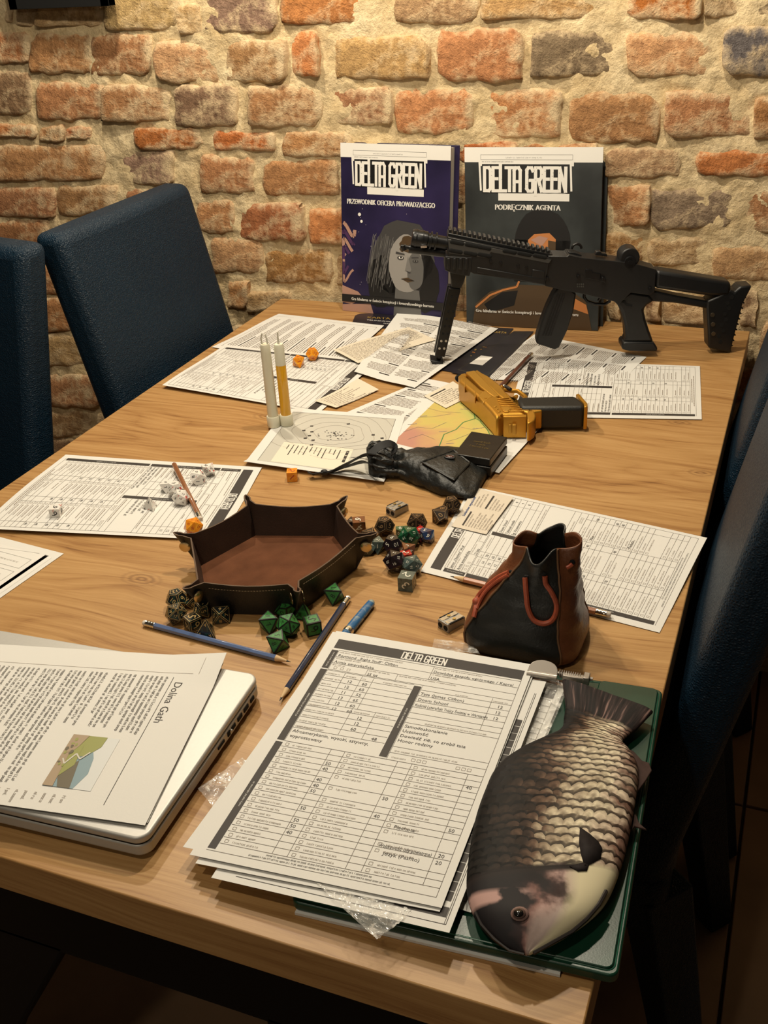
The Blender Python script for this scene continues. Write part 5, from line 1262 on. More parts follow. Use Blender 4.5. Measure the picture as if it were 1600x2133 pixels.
# ================================================================== BLACK EMBOSSED BAG
hide = mat('black_embossed_hide', (.006, .007, .0065), .46, nscale=60, namt=.4, bump=.55, bscale=190)
rows = [(.00, (766, 958), (770, 992), .024), (.10, (778, 948), (780, 998), .029), (.2, (800, 956), (802, 1000), .026), (.3, (826, 964), (828, 999), .020), (.42, (850, 962), (846, 1006), .024), (.58, (890, 956), (876, 1019), .027), (.75, (940, 952), (920, 1034), .024), (.9, (995, 950), (962, 1043), .016), (1.0, (1032, 966), (986, 1043), .006)]
def bagrow(t):
    for (a, b1, f1, h1), (b, b2, f2, h2) in zip(rows, rows[1:]):
        if a <= t <= b:
            k = smoothstep(0, 1, (t-a)/(b-a)) if False else (t-a)/(b-a)
            return T(*b1).lerp(T(*b2), k), T(*f1).lerp(T(*f2), k), lerp(h1, h2, k)
def bagpt(u, v):
    bk, ft, h = bagrow(v); ph = 2*math.pi*u
    c = (bk+ft)/2; hw = (ft-bk)/2
    s_ = math.sin(ph)
    p = c+hw*math.cos(ph); z = h*(max(0, s_)**.75) if s_ > 0 else 0
    neck = math.exp(-((v-.27)/.12)**2); wr = .0035*math.sin(9*ph)*neck+.0030*noise.noise(Vector((u*7, v*9, 1)))+.0016*noise.noise(Vector((u*22, v*26, 2)))
    p += hw.normalized()*math.cos(ph)*wr; z = z+(wr*1.2 if s_ > .12 else 0)
    return Vector((p.x, p.y, max(.0046, z+.0046)))
mb = MB(); mb.grid(bagpt, 48, 44, 0, True); o = len(mb.v); mb.v.append(tuple(sum((bagpt(i/48, 1) for i in range(48)), Vector())/48)); mb.f += [(44*48+i, 44*48+(i+1) % 48, o) for i in range(48)]; mb.m += [0]*48
btree = bvh(mb); bagc = T(880, 1000)
bag = empty('drawstring_bag', (bagc.x, bagc.y, .0046), 'black embossed hide drawstring bag lying with its ribbon across the contour map', 'bag')
b = wobj('bag_body', mb, hide, bag, smooth=True, angle=80); md = b.modifiers.new('thickness', 'SOLIDIFY'); md.thickness = .0012; md.offset = -1
# flap with an eye
fp = [(880, 968), (944, 944), (978, 970), (946, 1006)]
q = [hit(btree, x, y, .0016) for x, y in fp]; mb = MB()
mb.grid(lambda u, v: (q[0].lerp(q[1], u).lerp(q[3].lerp(q[2], u), v))+Vector((0, 0, .004*math.sin(math.pi*u)*math.sin(math.pi*v)+.002+.0008*noise.noise(Vector((u*9, v*9, 4))))), 14, 14)
f_ = wobj('flap', mb, hide, bag, smooth=True, angle=80); md = f_.modifiers.new('thickness', 'SOLIDIFY'); md.thickness = .002; md.offset = 0
mb = MB(); mb.tube([q[i].lerp(q[(i+1) % 4], k/8)+Vector((0, 0, .0030)) for i in range(4) for k in range(8)], .0016, 6, closed=True); wobj('braided_edge', mb, hide, f_, smooth=True)
c = q[0].lerp(q[1], .62).lerp(q[3].lerp(q[2], .62), .38)+Vector((0, 0, .0085))
mb = MB(); mb.sphere(c, (.0060, .0034, .0018), 14); ey = wobj('eye', mb, mat('dark_red_eye', (.055, .010, .008), .2, coat=.5), f_, smooth=True)
mb = MB(); mb.tube([c+Vector((.0072*math.cos(g), .0044*math.sin(g), -.0005)) for g in [2*math.pi*i/20 for i in range(20)]], .0013, 6, closed=True); wobj('eye_rim', mb, hide, f_, smooth=True)
# ribbon: doubled strap out of the gathered mouth, knotted at its end
def ribbon(pts, w, m, name, th=.0012):
    mb = MB(); out = []
    for i in range(len(pts)-1):
        p0, p1, p2, p3 = pts[max(i-1, 0)], pts[i], pts[i+1], pts[min(i+2, len(pts)-1)]
        for k in range(6):
            t = k/6; out.append(.5*((2*p1)+(p2-p0)*t+(2*p0-5*p1+4*p2-p3)*t*t+(3*p1-p0-3*p2+p3)*t**3))
    out.append(pts[-1]); vs = []
    for i, p in enumerate(out):
        t = (out[min(i+1, len(out)-1)]-out[max(i-1, 0)]).normalized(); s = Vector((0, 0, 1)).cross(t); s = s.normalized() if s.length > .05 else Vector((1, 0, 0)); s = (s+Vector((0, 0, .8))).normalized()
        u = t.cross(s)
        for a, b in ((-1, -1), (1, -1), (1, 1), (-1, 1)): vs.append(p+s*a*w/2+u*b*th/2)
    fs = []
    for i in range(len(out)-1):
        for k in range(4): fs.append((i*4+k, i*4+(k+1) % 4, (i+1)*4+(k+1) % 4, (i+1)*4+k))
    fs += [(0, 3, 2, 1), tuple(len(vs)-4+k for k in range(4))]; mb.add(vs, fs); return wobj(name, mb, m, bag, smooth=True, angle=40)
ribm = mat('black_ribbon', (.007, .007, .008), .6)
ribbon([T(780, 972, .030), T(758, 962, .022), T(722, 972, .010), T(688, 984, .008), T(660, 986, .008)], .010, ribm, 'ribbon_strand')
ribbon([T(790, 950, .042), T(760, 948, .034), T(725, 965, .022), T(695, 980, .010), T(672, 985, .009)], .011, ribm, 'ribbon_strand')
ribbon([T(768, 950, .036), T(790, 930, .046), T(812, 924, .046), T(822, 932, .040), T(820, 946, .034)], .011, ribm, 'ribbon_loop')
mb = MB(); p = T(676, 984, .009); mb.sphere(p, (.0062, .0045, .0045), 10); wobj('ribbon_knot', mb, ribm, bag, smooth=True)
ribbon([T(672, 985, .008), T(662, 986, .008), T(650, 988, .007), T(646, 984, .007)], .010, ribm, 'ribbon_end')
mb = MB(); mb.tube([bagpt(i/24, .27)+Vector((0, 0, .0012)) for i in range(0, 13)], .0022, 6); wobj('neck_tie', mb, ribm, bag, smooth=True)
for k in range(7):
    mb = MB(); u0 = .06+.06*k; mb.tube([bagpt(u0+.01*math.sin(j+k), .02+.22*j/6)+Vector((0, 0, .0016)) for j in range(7)], [.0010, .0018, .0022, .0020, .0016, .0012, .0008], 6); wobj('gather', mb, hide, bag, smooth=True)
# deck box on its end
bx_ = [T(982, 898, .030), T(1057, 910, .030), T(1021, 957, .030), T(945, 945, .030)]
bc = sum(bx_, Vector())/4; dk = empty('card_box', (bc.x, bc.y, .003), 'small black card box with gold lettering leaning on the black bag', 'box')
dm = mat('black_card_box', (.014, .012, .010), .32, nscale=50, namt=.3, bump=.05)
mb = MB(); mb.prism(bx_, (0, 0, -.011), (0, 0, 0)); wobj('lid', mb, dm, dk, bevel=.0012)
sh_ = [p+(p-bc).normalized()*-.0015+Vector((.002, -.002, 0)) for p in bx_]
mb = MB(); mb.prism(sh_, (0, 0, -.0255), (0, 0, -.0122)); wobj('box_body', mb, dm, dk, bevel=.0012)
P = Print(); pl = Plane(bx_[0], bx_[1]-bx_[0], bx_[3]-bx_[0], 50, 88); pl.n = Vector((0, 0, 1))
for i, (t, w_) in enumerate((('ASOLLIA', 26), ('OMO', 14), ('NOEPANT', 28))): P.greek(24-w_/2+2, 36+i*9, w_, 7.0, 0, rot=0)
decal('gold_lettering', P, pl, [mat('dull_gold_print', (.13, .085, .02), .4)], dk)
# ================================================================== GOLDEN PISTOL, LYING ON ITS SIDE
goldm = mat('gold_plating', (.55, .28, .035), .40, .7, nscale=40, namt=.12); goldd = mat('gold_plating_matt', (.50, .26, .035), .45, .6)
rub = mat('black_rubber_grip', (.010, .010, .009), .5, bump=.2, bscale=700)
def c7(x, y): return (940+x*.1875, 750+y*.1875)
ZT = .040; Z0 = .004
def gp(pts, z=ZT): return [T(*c7(x, y), z) for x, y in pts]
pis = empty('toy_pistol', T(1085, 850, 0), 'gold toy pistol with a black grip lying on the colour map', 'toy pistol')
def gpart(name, pts, z1, z0, m, bev=.0015, parent=None, zr=None):
    mb = MB(); p = gp(pts, zr if zr is not None else z1); mb.prism(p, (0, 0, (z1-zr) if zr is not None else 0), (0, 0, (z0-zr) if zr is not None else z0-z1)); o = wobj(name, mb, m, parent or pis, bevel=bev, bseg=3)
    bm = bmesh.new(); bm.from_mesh(o.data); bmesh.ops.recalc_face_normals(bm, faces=bm.faces); bm.to_mesh(o.data); bm.free(); return o
sl = gpart('slide', [(92, 178), (150, 158), (330, 320), (560, 420), (770, 560), (838, 594), (576, 598), (505, 640), (440, 560), (300, 410), (86, 232)], .0405, Z0, goldm, .005)
gpart('slide_flat', [(160, 128), (262, 112), (540, 392), (470, 408), (330, 300)], .0405, .010, goldd, .002)
gpart('barrel_shroud', [(245, 124), (290, 102), (345, 140), (420, 178), (560, 285), (600, 345), (700, 470), (640, 470), (520, 388)], .034, .008, goldm, .003)
gpart('muzzle', [(78, 178), (110, 152), (160, 140), (175, 170), (120, 225), (92, 225)], .037, .010, goldm, .004)
mb = MB(); a = T(*c7(82, 200), .024); d_ = (T(*c7(82, 200), .024)-T(*c7(300, 420), .024)).normalized(); mb.cyl(a-d_*.004, a+d_*.0012, .006, n=16); wobj('muzzle_hole', mb, slotm, pis, smooth=True)
for i in range(8):
    x, y = 490+i*34*.9, 425+i*20*.9
    gpart('serration', [(505+i*9, 424+i*19), (640+i*24, 410+i*21), (646+i*24, 418+i*21), (510+i*9, 432+i*19)], .0418, .036, goldm, .0005, sl)
for i in range(4): gpart('grip_notch', [(470+i*22, 510+i*27), (500+i*22, 500+i*27), (508+i*22, 514+i*27), (478+i*22, 524+i*27)], .0415, .036, goldd, .0008, sl)
for x0 in (155, 268): gpart('slide_groove', [(x0-8, 210+(x0-155)*1.02), (x0+6, 205+(x0-155)*1.02), (x0+8, 285+(x0-155)*1.05), (x0-6, 300+(x0-155)*1.05)], .0408, .030, goldd, .001, sl)
gpart('ejection_port', [(300, 400), (330, 355), (380, 335), (420, 370), (470, 400), (420, 430), (360, 470)], .0412, .034, goldd, .002, sl)
mb = MB(); c = T(*c7(384, 422), .0412); mb.cyl(c-Vector((0, 0, .001)), c+Vector((0, 0, .0008)), .0024, n=12); wobj('pin', mb, goldd, pis, smooth=True)
em = gpart('emblem', [(540, 512), (650, 510), (672, 540), (640, 572), (590, 574)], .0420, .036, goldm, .0008, sl)
gpart('emblem_inset', [(558, 522), (640, 518), (655, 540), (630, 562), (595, 564)], .0426, .040, goldd, .0004, sl)
# rear of the slide
rear0, rear1 = T(*c7(576, 604), ZT), T(*c7(838, 602), ZT); rx = (rear1-rear0); fwd = Vector((rx.y, -rx.x, 0)).normalized()
Mr = Matrix((rx.normalized(), -fwd, Vector((0, 0, 1)))).transposed(); rl = rx.length
def rearbox(name, cx, cz, w_, h_, d_, m=goldm):
    mb = MB(); mb.box(rear0+rx*cx+Vector((0, 0, cz-ZT))+fwd*d_/2, (w_*rl, abs(d_)+.004, h_), Mr); return wobj(name, mb, m, pis, bevel=.0008)
rearbox('rear_plate', .5, .022, .98, .034, .004)
rearbox('hammer', .48, .020, .16, .016, .009, goldd); rearbox('rear_sight', .30, .020, .12, .014, .006, goldd)
gpart('tang', [(838, 596), (880, 600), (925, 650), (940, 700), (925, 745), (880, 780), (842, 780)], .036, .006, goldm, .006, zr=.024)
fr = gpart('frame', [(600, 340), (720, 450), (770, 530), (1010, 524), (1010, 560), (850, 580), (770, 560), (640, 480)], .036, .006, goldm, .003)
gpart('backstrap', [(790, 560), (870, 560), (1008, 560), (1010, 530), (900, 520)], .035, .007, goldm, .003)
# trigger guard and trigger
mb = MB(); mb.tube([T(*c7(x, y), .022) for x, y in ((560, 300), (600, 330), (680, 345), (740, 345), (800, 390), (830, 420), (800, 450))], .0036, 8); wobj('trigger_guard', mb, goldm, pis, smooth=True)
mb = MB(); mb.tube([T(*c7(x, y), .022) for x, y in ((700, 430), (720, 410), (730, 400))], [.004, .0035, .0025], 8); wobj('trigger', mb, goldd, pis, smooth=True)
mb = MB(); mb.tube([T(*c7(x, y), .026) for x, y in ((590, 290), (620, 305), (660, 328))], .003, 8); wobj('takedown_pin', mb, mat('numeral_black', (.02, .02, .02), .5), pis, smooth=True)
mb = MB(); mb.sphere(T(*c7(588, 290), .027), .0032, 10); wobj('pin_head', mb, mat('chrome', (.7, .7, .7), .2, 1), pis, smooth=True)
gpart('grip', [(730, 412), (860, 402), (1380, 392), (1480, 470), (1484, 520), (770, 526), (745, 470)], ZT, Z0, rub, .006)
gpart('magazine_base', [(1384, 378), (1420, 368), (1516, 478), (1518, 516), (1478, 520), (1476, 480)], ZT+.001, Z0, goldm, .0015)
# ================================================================== LAPTOP
alu = mat('brushed_aluminium', (.50, .485, .455), .46, .35, nscale=300, namt=.05)
ZL = .0262
TR_, BR_ = T(541, 1404, ZL), T(300, 1751, ZL); back = (T(0, 1312, ZL)-TR_).normalized(); TL_ = TR_+back*.355; BL_ = BR_+(TL_-TR_)
lapc = (TR_+BR_+TL_+BL_)/4
lap = empty('laptop', (lapc.x, lapc.y, 0), 'closed silver laptop under two printed pages', 'laptop')
def rrect(pts, r, n=7):
    out = []
    for i in range(4):
        p = pts[i]; a = (pts[i-1]-p).normalized(); b = (pts[(i+1) % 4]-p).normalized(); c = p+a*r+b*r
        for k in range(n+1):
            g = (math.pi/2)*k/n; out.append(c-b*r*math.cos(g)-a*r*math.sin(g))
    return out
pl4 = [Vector((p.x, p.y, 0)) for p in (TR_, BR_, BL_, TL_)]
mb = MB(); mb.prism(rrect(pl4, .012), (0, 0, .0185), (0, 0, ZL)); wobj('lid', mb, alu, lap, bevel=.0022, bseg=4)
mb = MB(); mb.prism(rrect(pl4, .012), (0, 0, .0052), (0, 0, .0178)); bs = wobj('base', mb, alu, lap, bevel=.0022, bseg=3)
mb = MB(); mb.prism(rrect([lapc.xy.to_3d()+(p-lapc.xy.to_3d())*.994 for p in pl4], .011), (0, 0, .0176), (0, 0, .0188)); wobj('hinge_gap', mb, slotm, lap)
sd = (BR_-TR_).normalized(); on = Vector((-sd.y, sd.x, 0)); on = on if on.x > 0 else -on
ms = Matrix((sd, on, Vector((0, 0, 1)))).transposed()
for k, (t, w_, h_) in enumerate(((.022, .010, .0042), (.036, .012, .0046), (.050, .012, .0046), (.064, .010, .0042), (.074, .006, .0055), (.090, .016, .0030))):
    mb = MB(); mb.box(Vector((TR_.x, TR_.y, .0118))+sd*t+on*.0001, (w_*.8, .0016, h_), ms); wobj('port', mb, slotm, bs, bevel=.0003, bseg=1)
p = Vector((TR_.x, TR_.y, .0118))+sd*.069+on*.0005; mb = MB(); mb.sphere(p, .0012, 8); wobj('status_light', mb, mat('pale_led', (.8, .8, .75), .3), bs, smooth=True)
for p in pl4: 
    c = lapc.xy.to_3d()+(p-lapc.xy.to_3d())*.88; mb = MB(); mb.cyl(c, c+Vector((0, 0, .0054)), .008, n=14); wobj('foot', mb, slotm, lap, smooth=True)
# pages on it
def lpage(pxs, zs, label, P, curl=None, inks=None): return paper('printed_page', Sheet([T(x, y, z) for (x, y), z in zip(pxs, zs)], 210, 297, curl), label, P, inks=inks)
TLp, TRp = T(474, 1371, .0290), T(302, 1719, .0290); lft = (T(0, 1342, .0290)-TLp).normalized()*.297; lft2 = (T(0, 1676, .0290)-TRp).normalized()*.297
Pp = Print(); Pp.text(40, 40, 'Dolina Gath', 11.5, 0); Pp.hl(44, 34, 196, .6); Pp.vl(28, 26, 300, .35, 1); Pp.hl(20, 6, 28, .4, 1)
MT = [mat('photo_sky', (.60, .61, .60), .5), mat('photo_mountain', (.20, .29, .33), .5), mat('photo_grass', (.26, .27, .07), .5), mat('photo_rock', (.34, .25, .16), .5), mat('photo_road', (.55, .52, .45), .5), mat('photo_shade', (.12, .10, .06), .5), mat('pink_print', (.62, .22, .19), .6)]
y = 52
def ptext(x0, x1, n, gap=True):
    global y
    for i in range(n): Pp.greek(x0, y, (x1-x0)*(random.uniform(.45, .8) if i == n-1 else random.uniform(.93, 1)), 4.2, 0); y += 5.1
    if gap: y += 2.6
ptext(34, 116, 6); ptext(34, 112, 5)
y = 52+5.1*11+8
ptext(34, 112, 4)
ptext(34, 192, 4); ptext(34, 192, 5); ptext(34, 192, 5); ptext(34, 188, 6); ptext(34, 190, 6); ptext(34, 188, 8)
# landscape photograph printed on the page
X0, X1, Y0, Y1 = 122, 184, 62, 108
Pp.rect(X0, Y0, X1, Y1, 3, lev=1)
Pp.poly([(X0+6, Y0+24), (X0+26, Y0+14), (X0+44, Y0+11), (X1, Y0+17), (X1, Y1), (X0+30, Y1)], 4, 2); Pp.poly([(X0+30, Y0+26), (X1, Y0+20), (X1, Y0+32), (X0+44, Y0+40)], 8, 3)
Pp.poly([(X0, Y0+12), (X0+12, Y0+13), (X0+24, Y0+22), (X0+28, Y0+36), (X0, Y0+34)], 5, 3); Pp.poly([(X0+12, Y0+30), (X0+36, Y0+28), (X0+52, Y0+38), (X0+40, Y1-4), (X0+14, Y1-6)], 5, 4)
Pp.poly([(X0, Y0+30), (X0+14, Y0+34), (X0+24, Y1-7), (X1, Y1-10), (X1, Y1), (X0, Y1)], 6, 5); Pp.seg([(X0+20, Y0+20), (X0+29, Y0+26), (X0+23, Y0+32), (X0+36, Y0+38), (X0+30, Y0+42)], 1.4, 7, 6)
for k in range(14): Pp.ell(X0+random.uniform(2, 40), Y1-random.uniform(2, 9), random.uniform(1, 3), random.uniform(1, 2), random.choice((6, 8, 5)), 7, 6)
Pp.poly([(184, 190), (196, 170), (206, 205), (206, 215), (186, 215)], 9, 2)
for k in range(8): Pp.greek(192, 84+k*9.0, random.uniform(8, 16), 4.2, 1)
lpage([(474, 1371), (302, 1719), (0, 0), (0, 0)], [.0262]*4, '', None) if False else None
paper('printed_page', Sheet([TLp, TRp, TRp+lft2, TLp+lft], 210, 297, lambda u, v: .007*max(0, (1-u)-.80)/.2*max(0, (1-v)-.80)/.2+.0008*math.sin(6*v)*math.sin(3*u)), 'printed page titled Dolina Gath with a mountain photograph, topmost on the laptop', Pp, inks=[INK, GREY, WHITE_INK]+MT)
a2, b2 = T(466, 1380, .0274), T(308, 1714, .0274)
paper('printed_page', Sheet([a2, b2, b2+lft2*1.0, a2+lft*1.0], 210, 297, None), 'blank-edged page lying directly on the silver laptop lid', None)
# ================================================================== GREEN CLIP BINDER
greenv = mat('green_vinyl', (.004, .038, .020), .34, nscale=40, namt=.2, bump=.03, bscale=700)
ZB = .0120
Bl, Br, Tr = T(604, 1877, ZB), T(1287, 2036, ZB), T(1381, 1437, ZB); Tl = Bl+(Tr-Br); Bc = (Bl+Br+Tr+Tl)/4
bind = empty('clip_binder', (Bc.x, Bc.y, 0), 'dark green vinyl clip binder under the fish case, overhanging the table edge', 'binder')
b4 = [Vector((p.x, p.y, 0)) for p in (Tr, Br, Bl, Tl)]
mb = MB(); mb.prism(rrect(b4, .007), (0, 0, .0032), (0, 0, ZB)); cv = wobj('cover', mb, greenv, bind, bevel=.0016, bseg=3)
mb = MB(); r4 = rrect([Bc.xy.to_3d()+(p-Bc.xy.to_3d())*.975 for p in b4], .006); mb.tube([p+Vector((0, 0, ZB)) for p in r4], .0007, 6, closed=True); wobj('welded_edge', mb, mat('green_vinyl_edge', (.02, .10, .06), .3), cv, smooth=True)
ru = (b4[0]-b4[3]).normalized(); rv = (b4[1]-b4[0]).normalized(); rW = (b4[0]-b4[3]).length; rH = (b4[1]-b4[0]).length
rb = [b4[0]-ru*.004+rv*.002, b4[1]-ru*.004-rv*.004, b4[1]-ru*.070-rv*.004, b4[0]-ru*.060+rv*.002]
mb = MB(); mb.prism(rrect(rb, .006), (0, 0, ZB), (0, 0, ZB+.0022)); wobj('raised_board', mb, greenv, bind, bevel=.001)
chrome = mat('nickel_clip', (.36, .32, .28), .35, .5)
# clip: bar, rounded lever, spring
def onb(x, y, z): return T(x, y, z)
mb = MB(); mb.tube([onb(985, 1372, .020), onb(1100, 1392, .022), onb(1235, 1415, .022)], .0020, 8); wobj('clip_bar', mb, chrome, bind, smooth=True)
la, lb = onb(1098, 1402, .026), onb(1160, 1412, .026); lu = (lb-la); lw = lu.length; lun = lu.normalized(); lvn = Vector((-lun.y, lun.x, 0)); prof = []
for k in range(13):
    g = math.pi*k/12; prof.append((lw/2-lw/2*math.cos(g)*1.0, .026*min(1, math.sin(g)**.55)))
mb = MB(); pts = [la+lun*x+lvn*y*.55+Vector((0, 0, y*.30)) for x, y in prof]; mb.prism(pts, (0, 0, 0), lvn*.0012+Vector((0, 0, -.0012))); wobj('clip_lever', mb, chrome, bind, bevel=.0004)
mb = MB(); mb.tube([la, lb], .0032, 10); wobj('lever_hinge', mb, chrome, bind, smooth=True)
mb = MB(); mb.box(onb(1196, 1412, .0215), (.022, .006, .006), Matrix.Rotation(math.atan2(lun.y, lun.x), 3, 'Z')); mb.box(onb(1222, 1414, .022), (.006, .010, .009), Matrix.Rotation(math.atan2(lun.y, lun.x), 3, 'Z')); wobj('spring_housing', mb, chrome, bind, bevel=.0008)
mb = MB(); p0, p1 = onb(1165, 1403, .022), onb(1212, 1411, .022)
hel = [p0.lerp(p1, k/70)+lvn*.0035*math.cos(k*.9)+Vector((0, 0, .0035*math.sin(k*.9))) for k in range(71)]; mb.tube(hel, .0006, 5); wobj('spring', mb, chrome, bind, smooth=True)
mb = MB(); mb.box(onb(1120, 1420, .0135), (.075, .014, .003), Matrix.Rotation(math.atan2(lun.y, lun.x), 3, 'Z')); wobj('clip_plate', mb, mat('brown_reflect_plate', (.40, .26, .18), .3, .8), bind, bevel=.0008)
# white pad under the binder
w4 = [p+(-ru*.0+rv*.004) for p in b4]; w4 = [b4[0]-ru*.06, b4[1]-ru*.040+rv*.0022, b4[2]+ru*.004+rv*.0022, b4[3]+ru*.002]
mb = MB(); mb.prism(w4, (0, 0, .0004), (0, 0, .0030)); wobj('paper_stack', mb, PAPER, None, label='thin white stack of paper under the green binder', cat='paper', origin=sum(w4, Vector())/4)
# form inside a sleeve on the binder, right of the stack
Pq = form(True, dict(sk=[(192, 176+i*13, '20') for i in range(6)]), far=True)
sq = [T(800, 1400, .0160), T(1176, 1432, .0160), T(1010, 1800, .0160), T(620, 1740, .0160)]
sA, sB = T(1178, 1430, .0150), T(1040, 1760, .0150); sd_ = (sB-sA).normalized(); sl_ = Vector((sd_.y, -sd_.x, 0)); sl_ = sl_ if sl_.x < 0 else -sl_
paper('character_sheet', Sheet([sA+sl_*.2, sA, sA+sd_*.285, sA+sd_*.285+sl_*.2], 210, 297), 'printed form inside the clear sleeve beside the fish tail', Pq)
# crumpled clear sleeves
def film():
    m, nt, b = newmat('clear_crumpled_film'); sset(b, Base_Color=(.93, .91, .86, 1), Roughness=.10, Specular_IOR_Level=.8, Alpha=.30, Coat_Weight=1.0, Coat_Roughness=.06)
    tc = N(nt, 'ShaderNodeTexCoord'); v = N(nt, 'ShaderNodeTexVoronoi', i_Scale=70.0); n = N(nt, 'ShaderNodeTexNoise', i_Scale=90.0, i_Detail=3.0, i_Distortion=1.0); L(nt, tc.outputs['Object'], n.inputs['Vector']); L(nt, tc.outputs['Object'], v.inputs['Vector'])
    ad = N(nt, 'ShaderNodeMath', operation='ADD'); L(nt, v.outputs['Distance'], ad.inputs[0]); L(nt, n.outputs['Fac'], ad.inputs[1])
    bp = N(nt, 'ShaderNodeBump', i_Strength=.9, i_Distance=.004); L(nt, ad.outputs[0], bp.inputs['Height']); L(nt, bp.outputs[0], b.inputs['Normal'])
    mk = N(nt, 'ShaderNodeMapRange'); mk.inputs[1].default_value = .50; mk.inputs[2].default_value = .72; mk.inputs[3].default_value = .20; mk.inputs[4].default_value = .80; L(nt, n.outputs['Fac'], mk.inputs[0]); L(nt, mk.outputs[0], b.inputs['Alpha'])  # more opaque pale patches paint bright glints into the film
    return m
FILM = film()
def sleeve(pts, zs, label, cr=.0016, nu=44, nv=44):
    q = [T(x, y, z) for (x, y), z in zip(pts, zs)]; mb = MB(); org = sum(q, Vector())/4
    mb.grid(lambda u, v: q[0].lerp(q[1], u).lerp(q[3].lerp(q[2], u), v)+Vector((0, 0, cr*(noise.noise(Vector((u*8, v*8, 2)))+.6*noise.noise(Vector((u*19, v*19, 5)))))), nu, nv)
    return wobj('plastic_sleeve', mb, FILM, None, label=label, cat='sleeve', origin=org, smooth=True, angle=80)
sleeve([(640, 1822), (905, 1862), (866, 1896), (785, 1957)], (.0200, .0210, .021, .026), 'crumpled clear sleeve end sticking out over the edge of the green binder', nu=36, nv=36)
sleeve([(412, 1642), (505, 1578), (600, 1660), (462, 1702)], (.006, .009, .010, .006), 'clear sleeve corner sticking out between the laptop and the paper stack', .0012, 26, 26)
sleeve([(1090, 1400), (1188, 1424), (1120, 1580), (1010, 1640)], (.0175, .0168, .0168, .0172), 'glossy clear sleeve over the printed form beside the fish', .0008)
sleeve([(905, 1330), (985, 1340), (1000, 1362), (900, 1350)], (.006, .006, .016, .014), 'clear sleeve edge between the metal sharpener and the paper stack', .001, 20, 14)
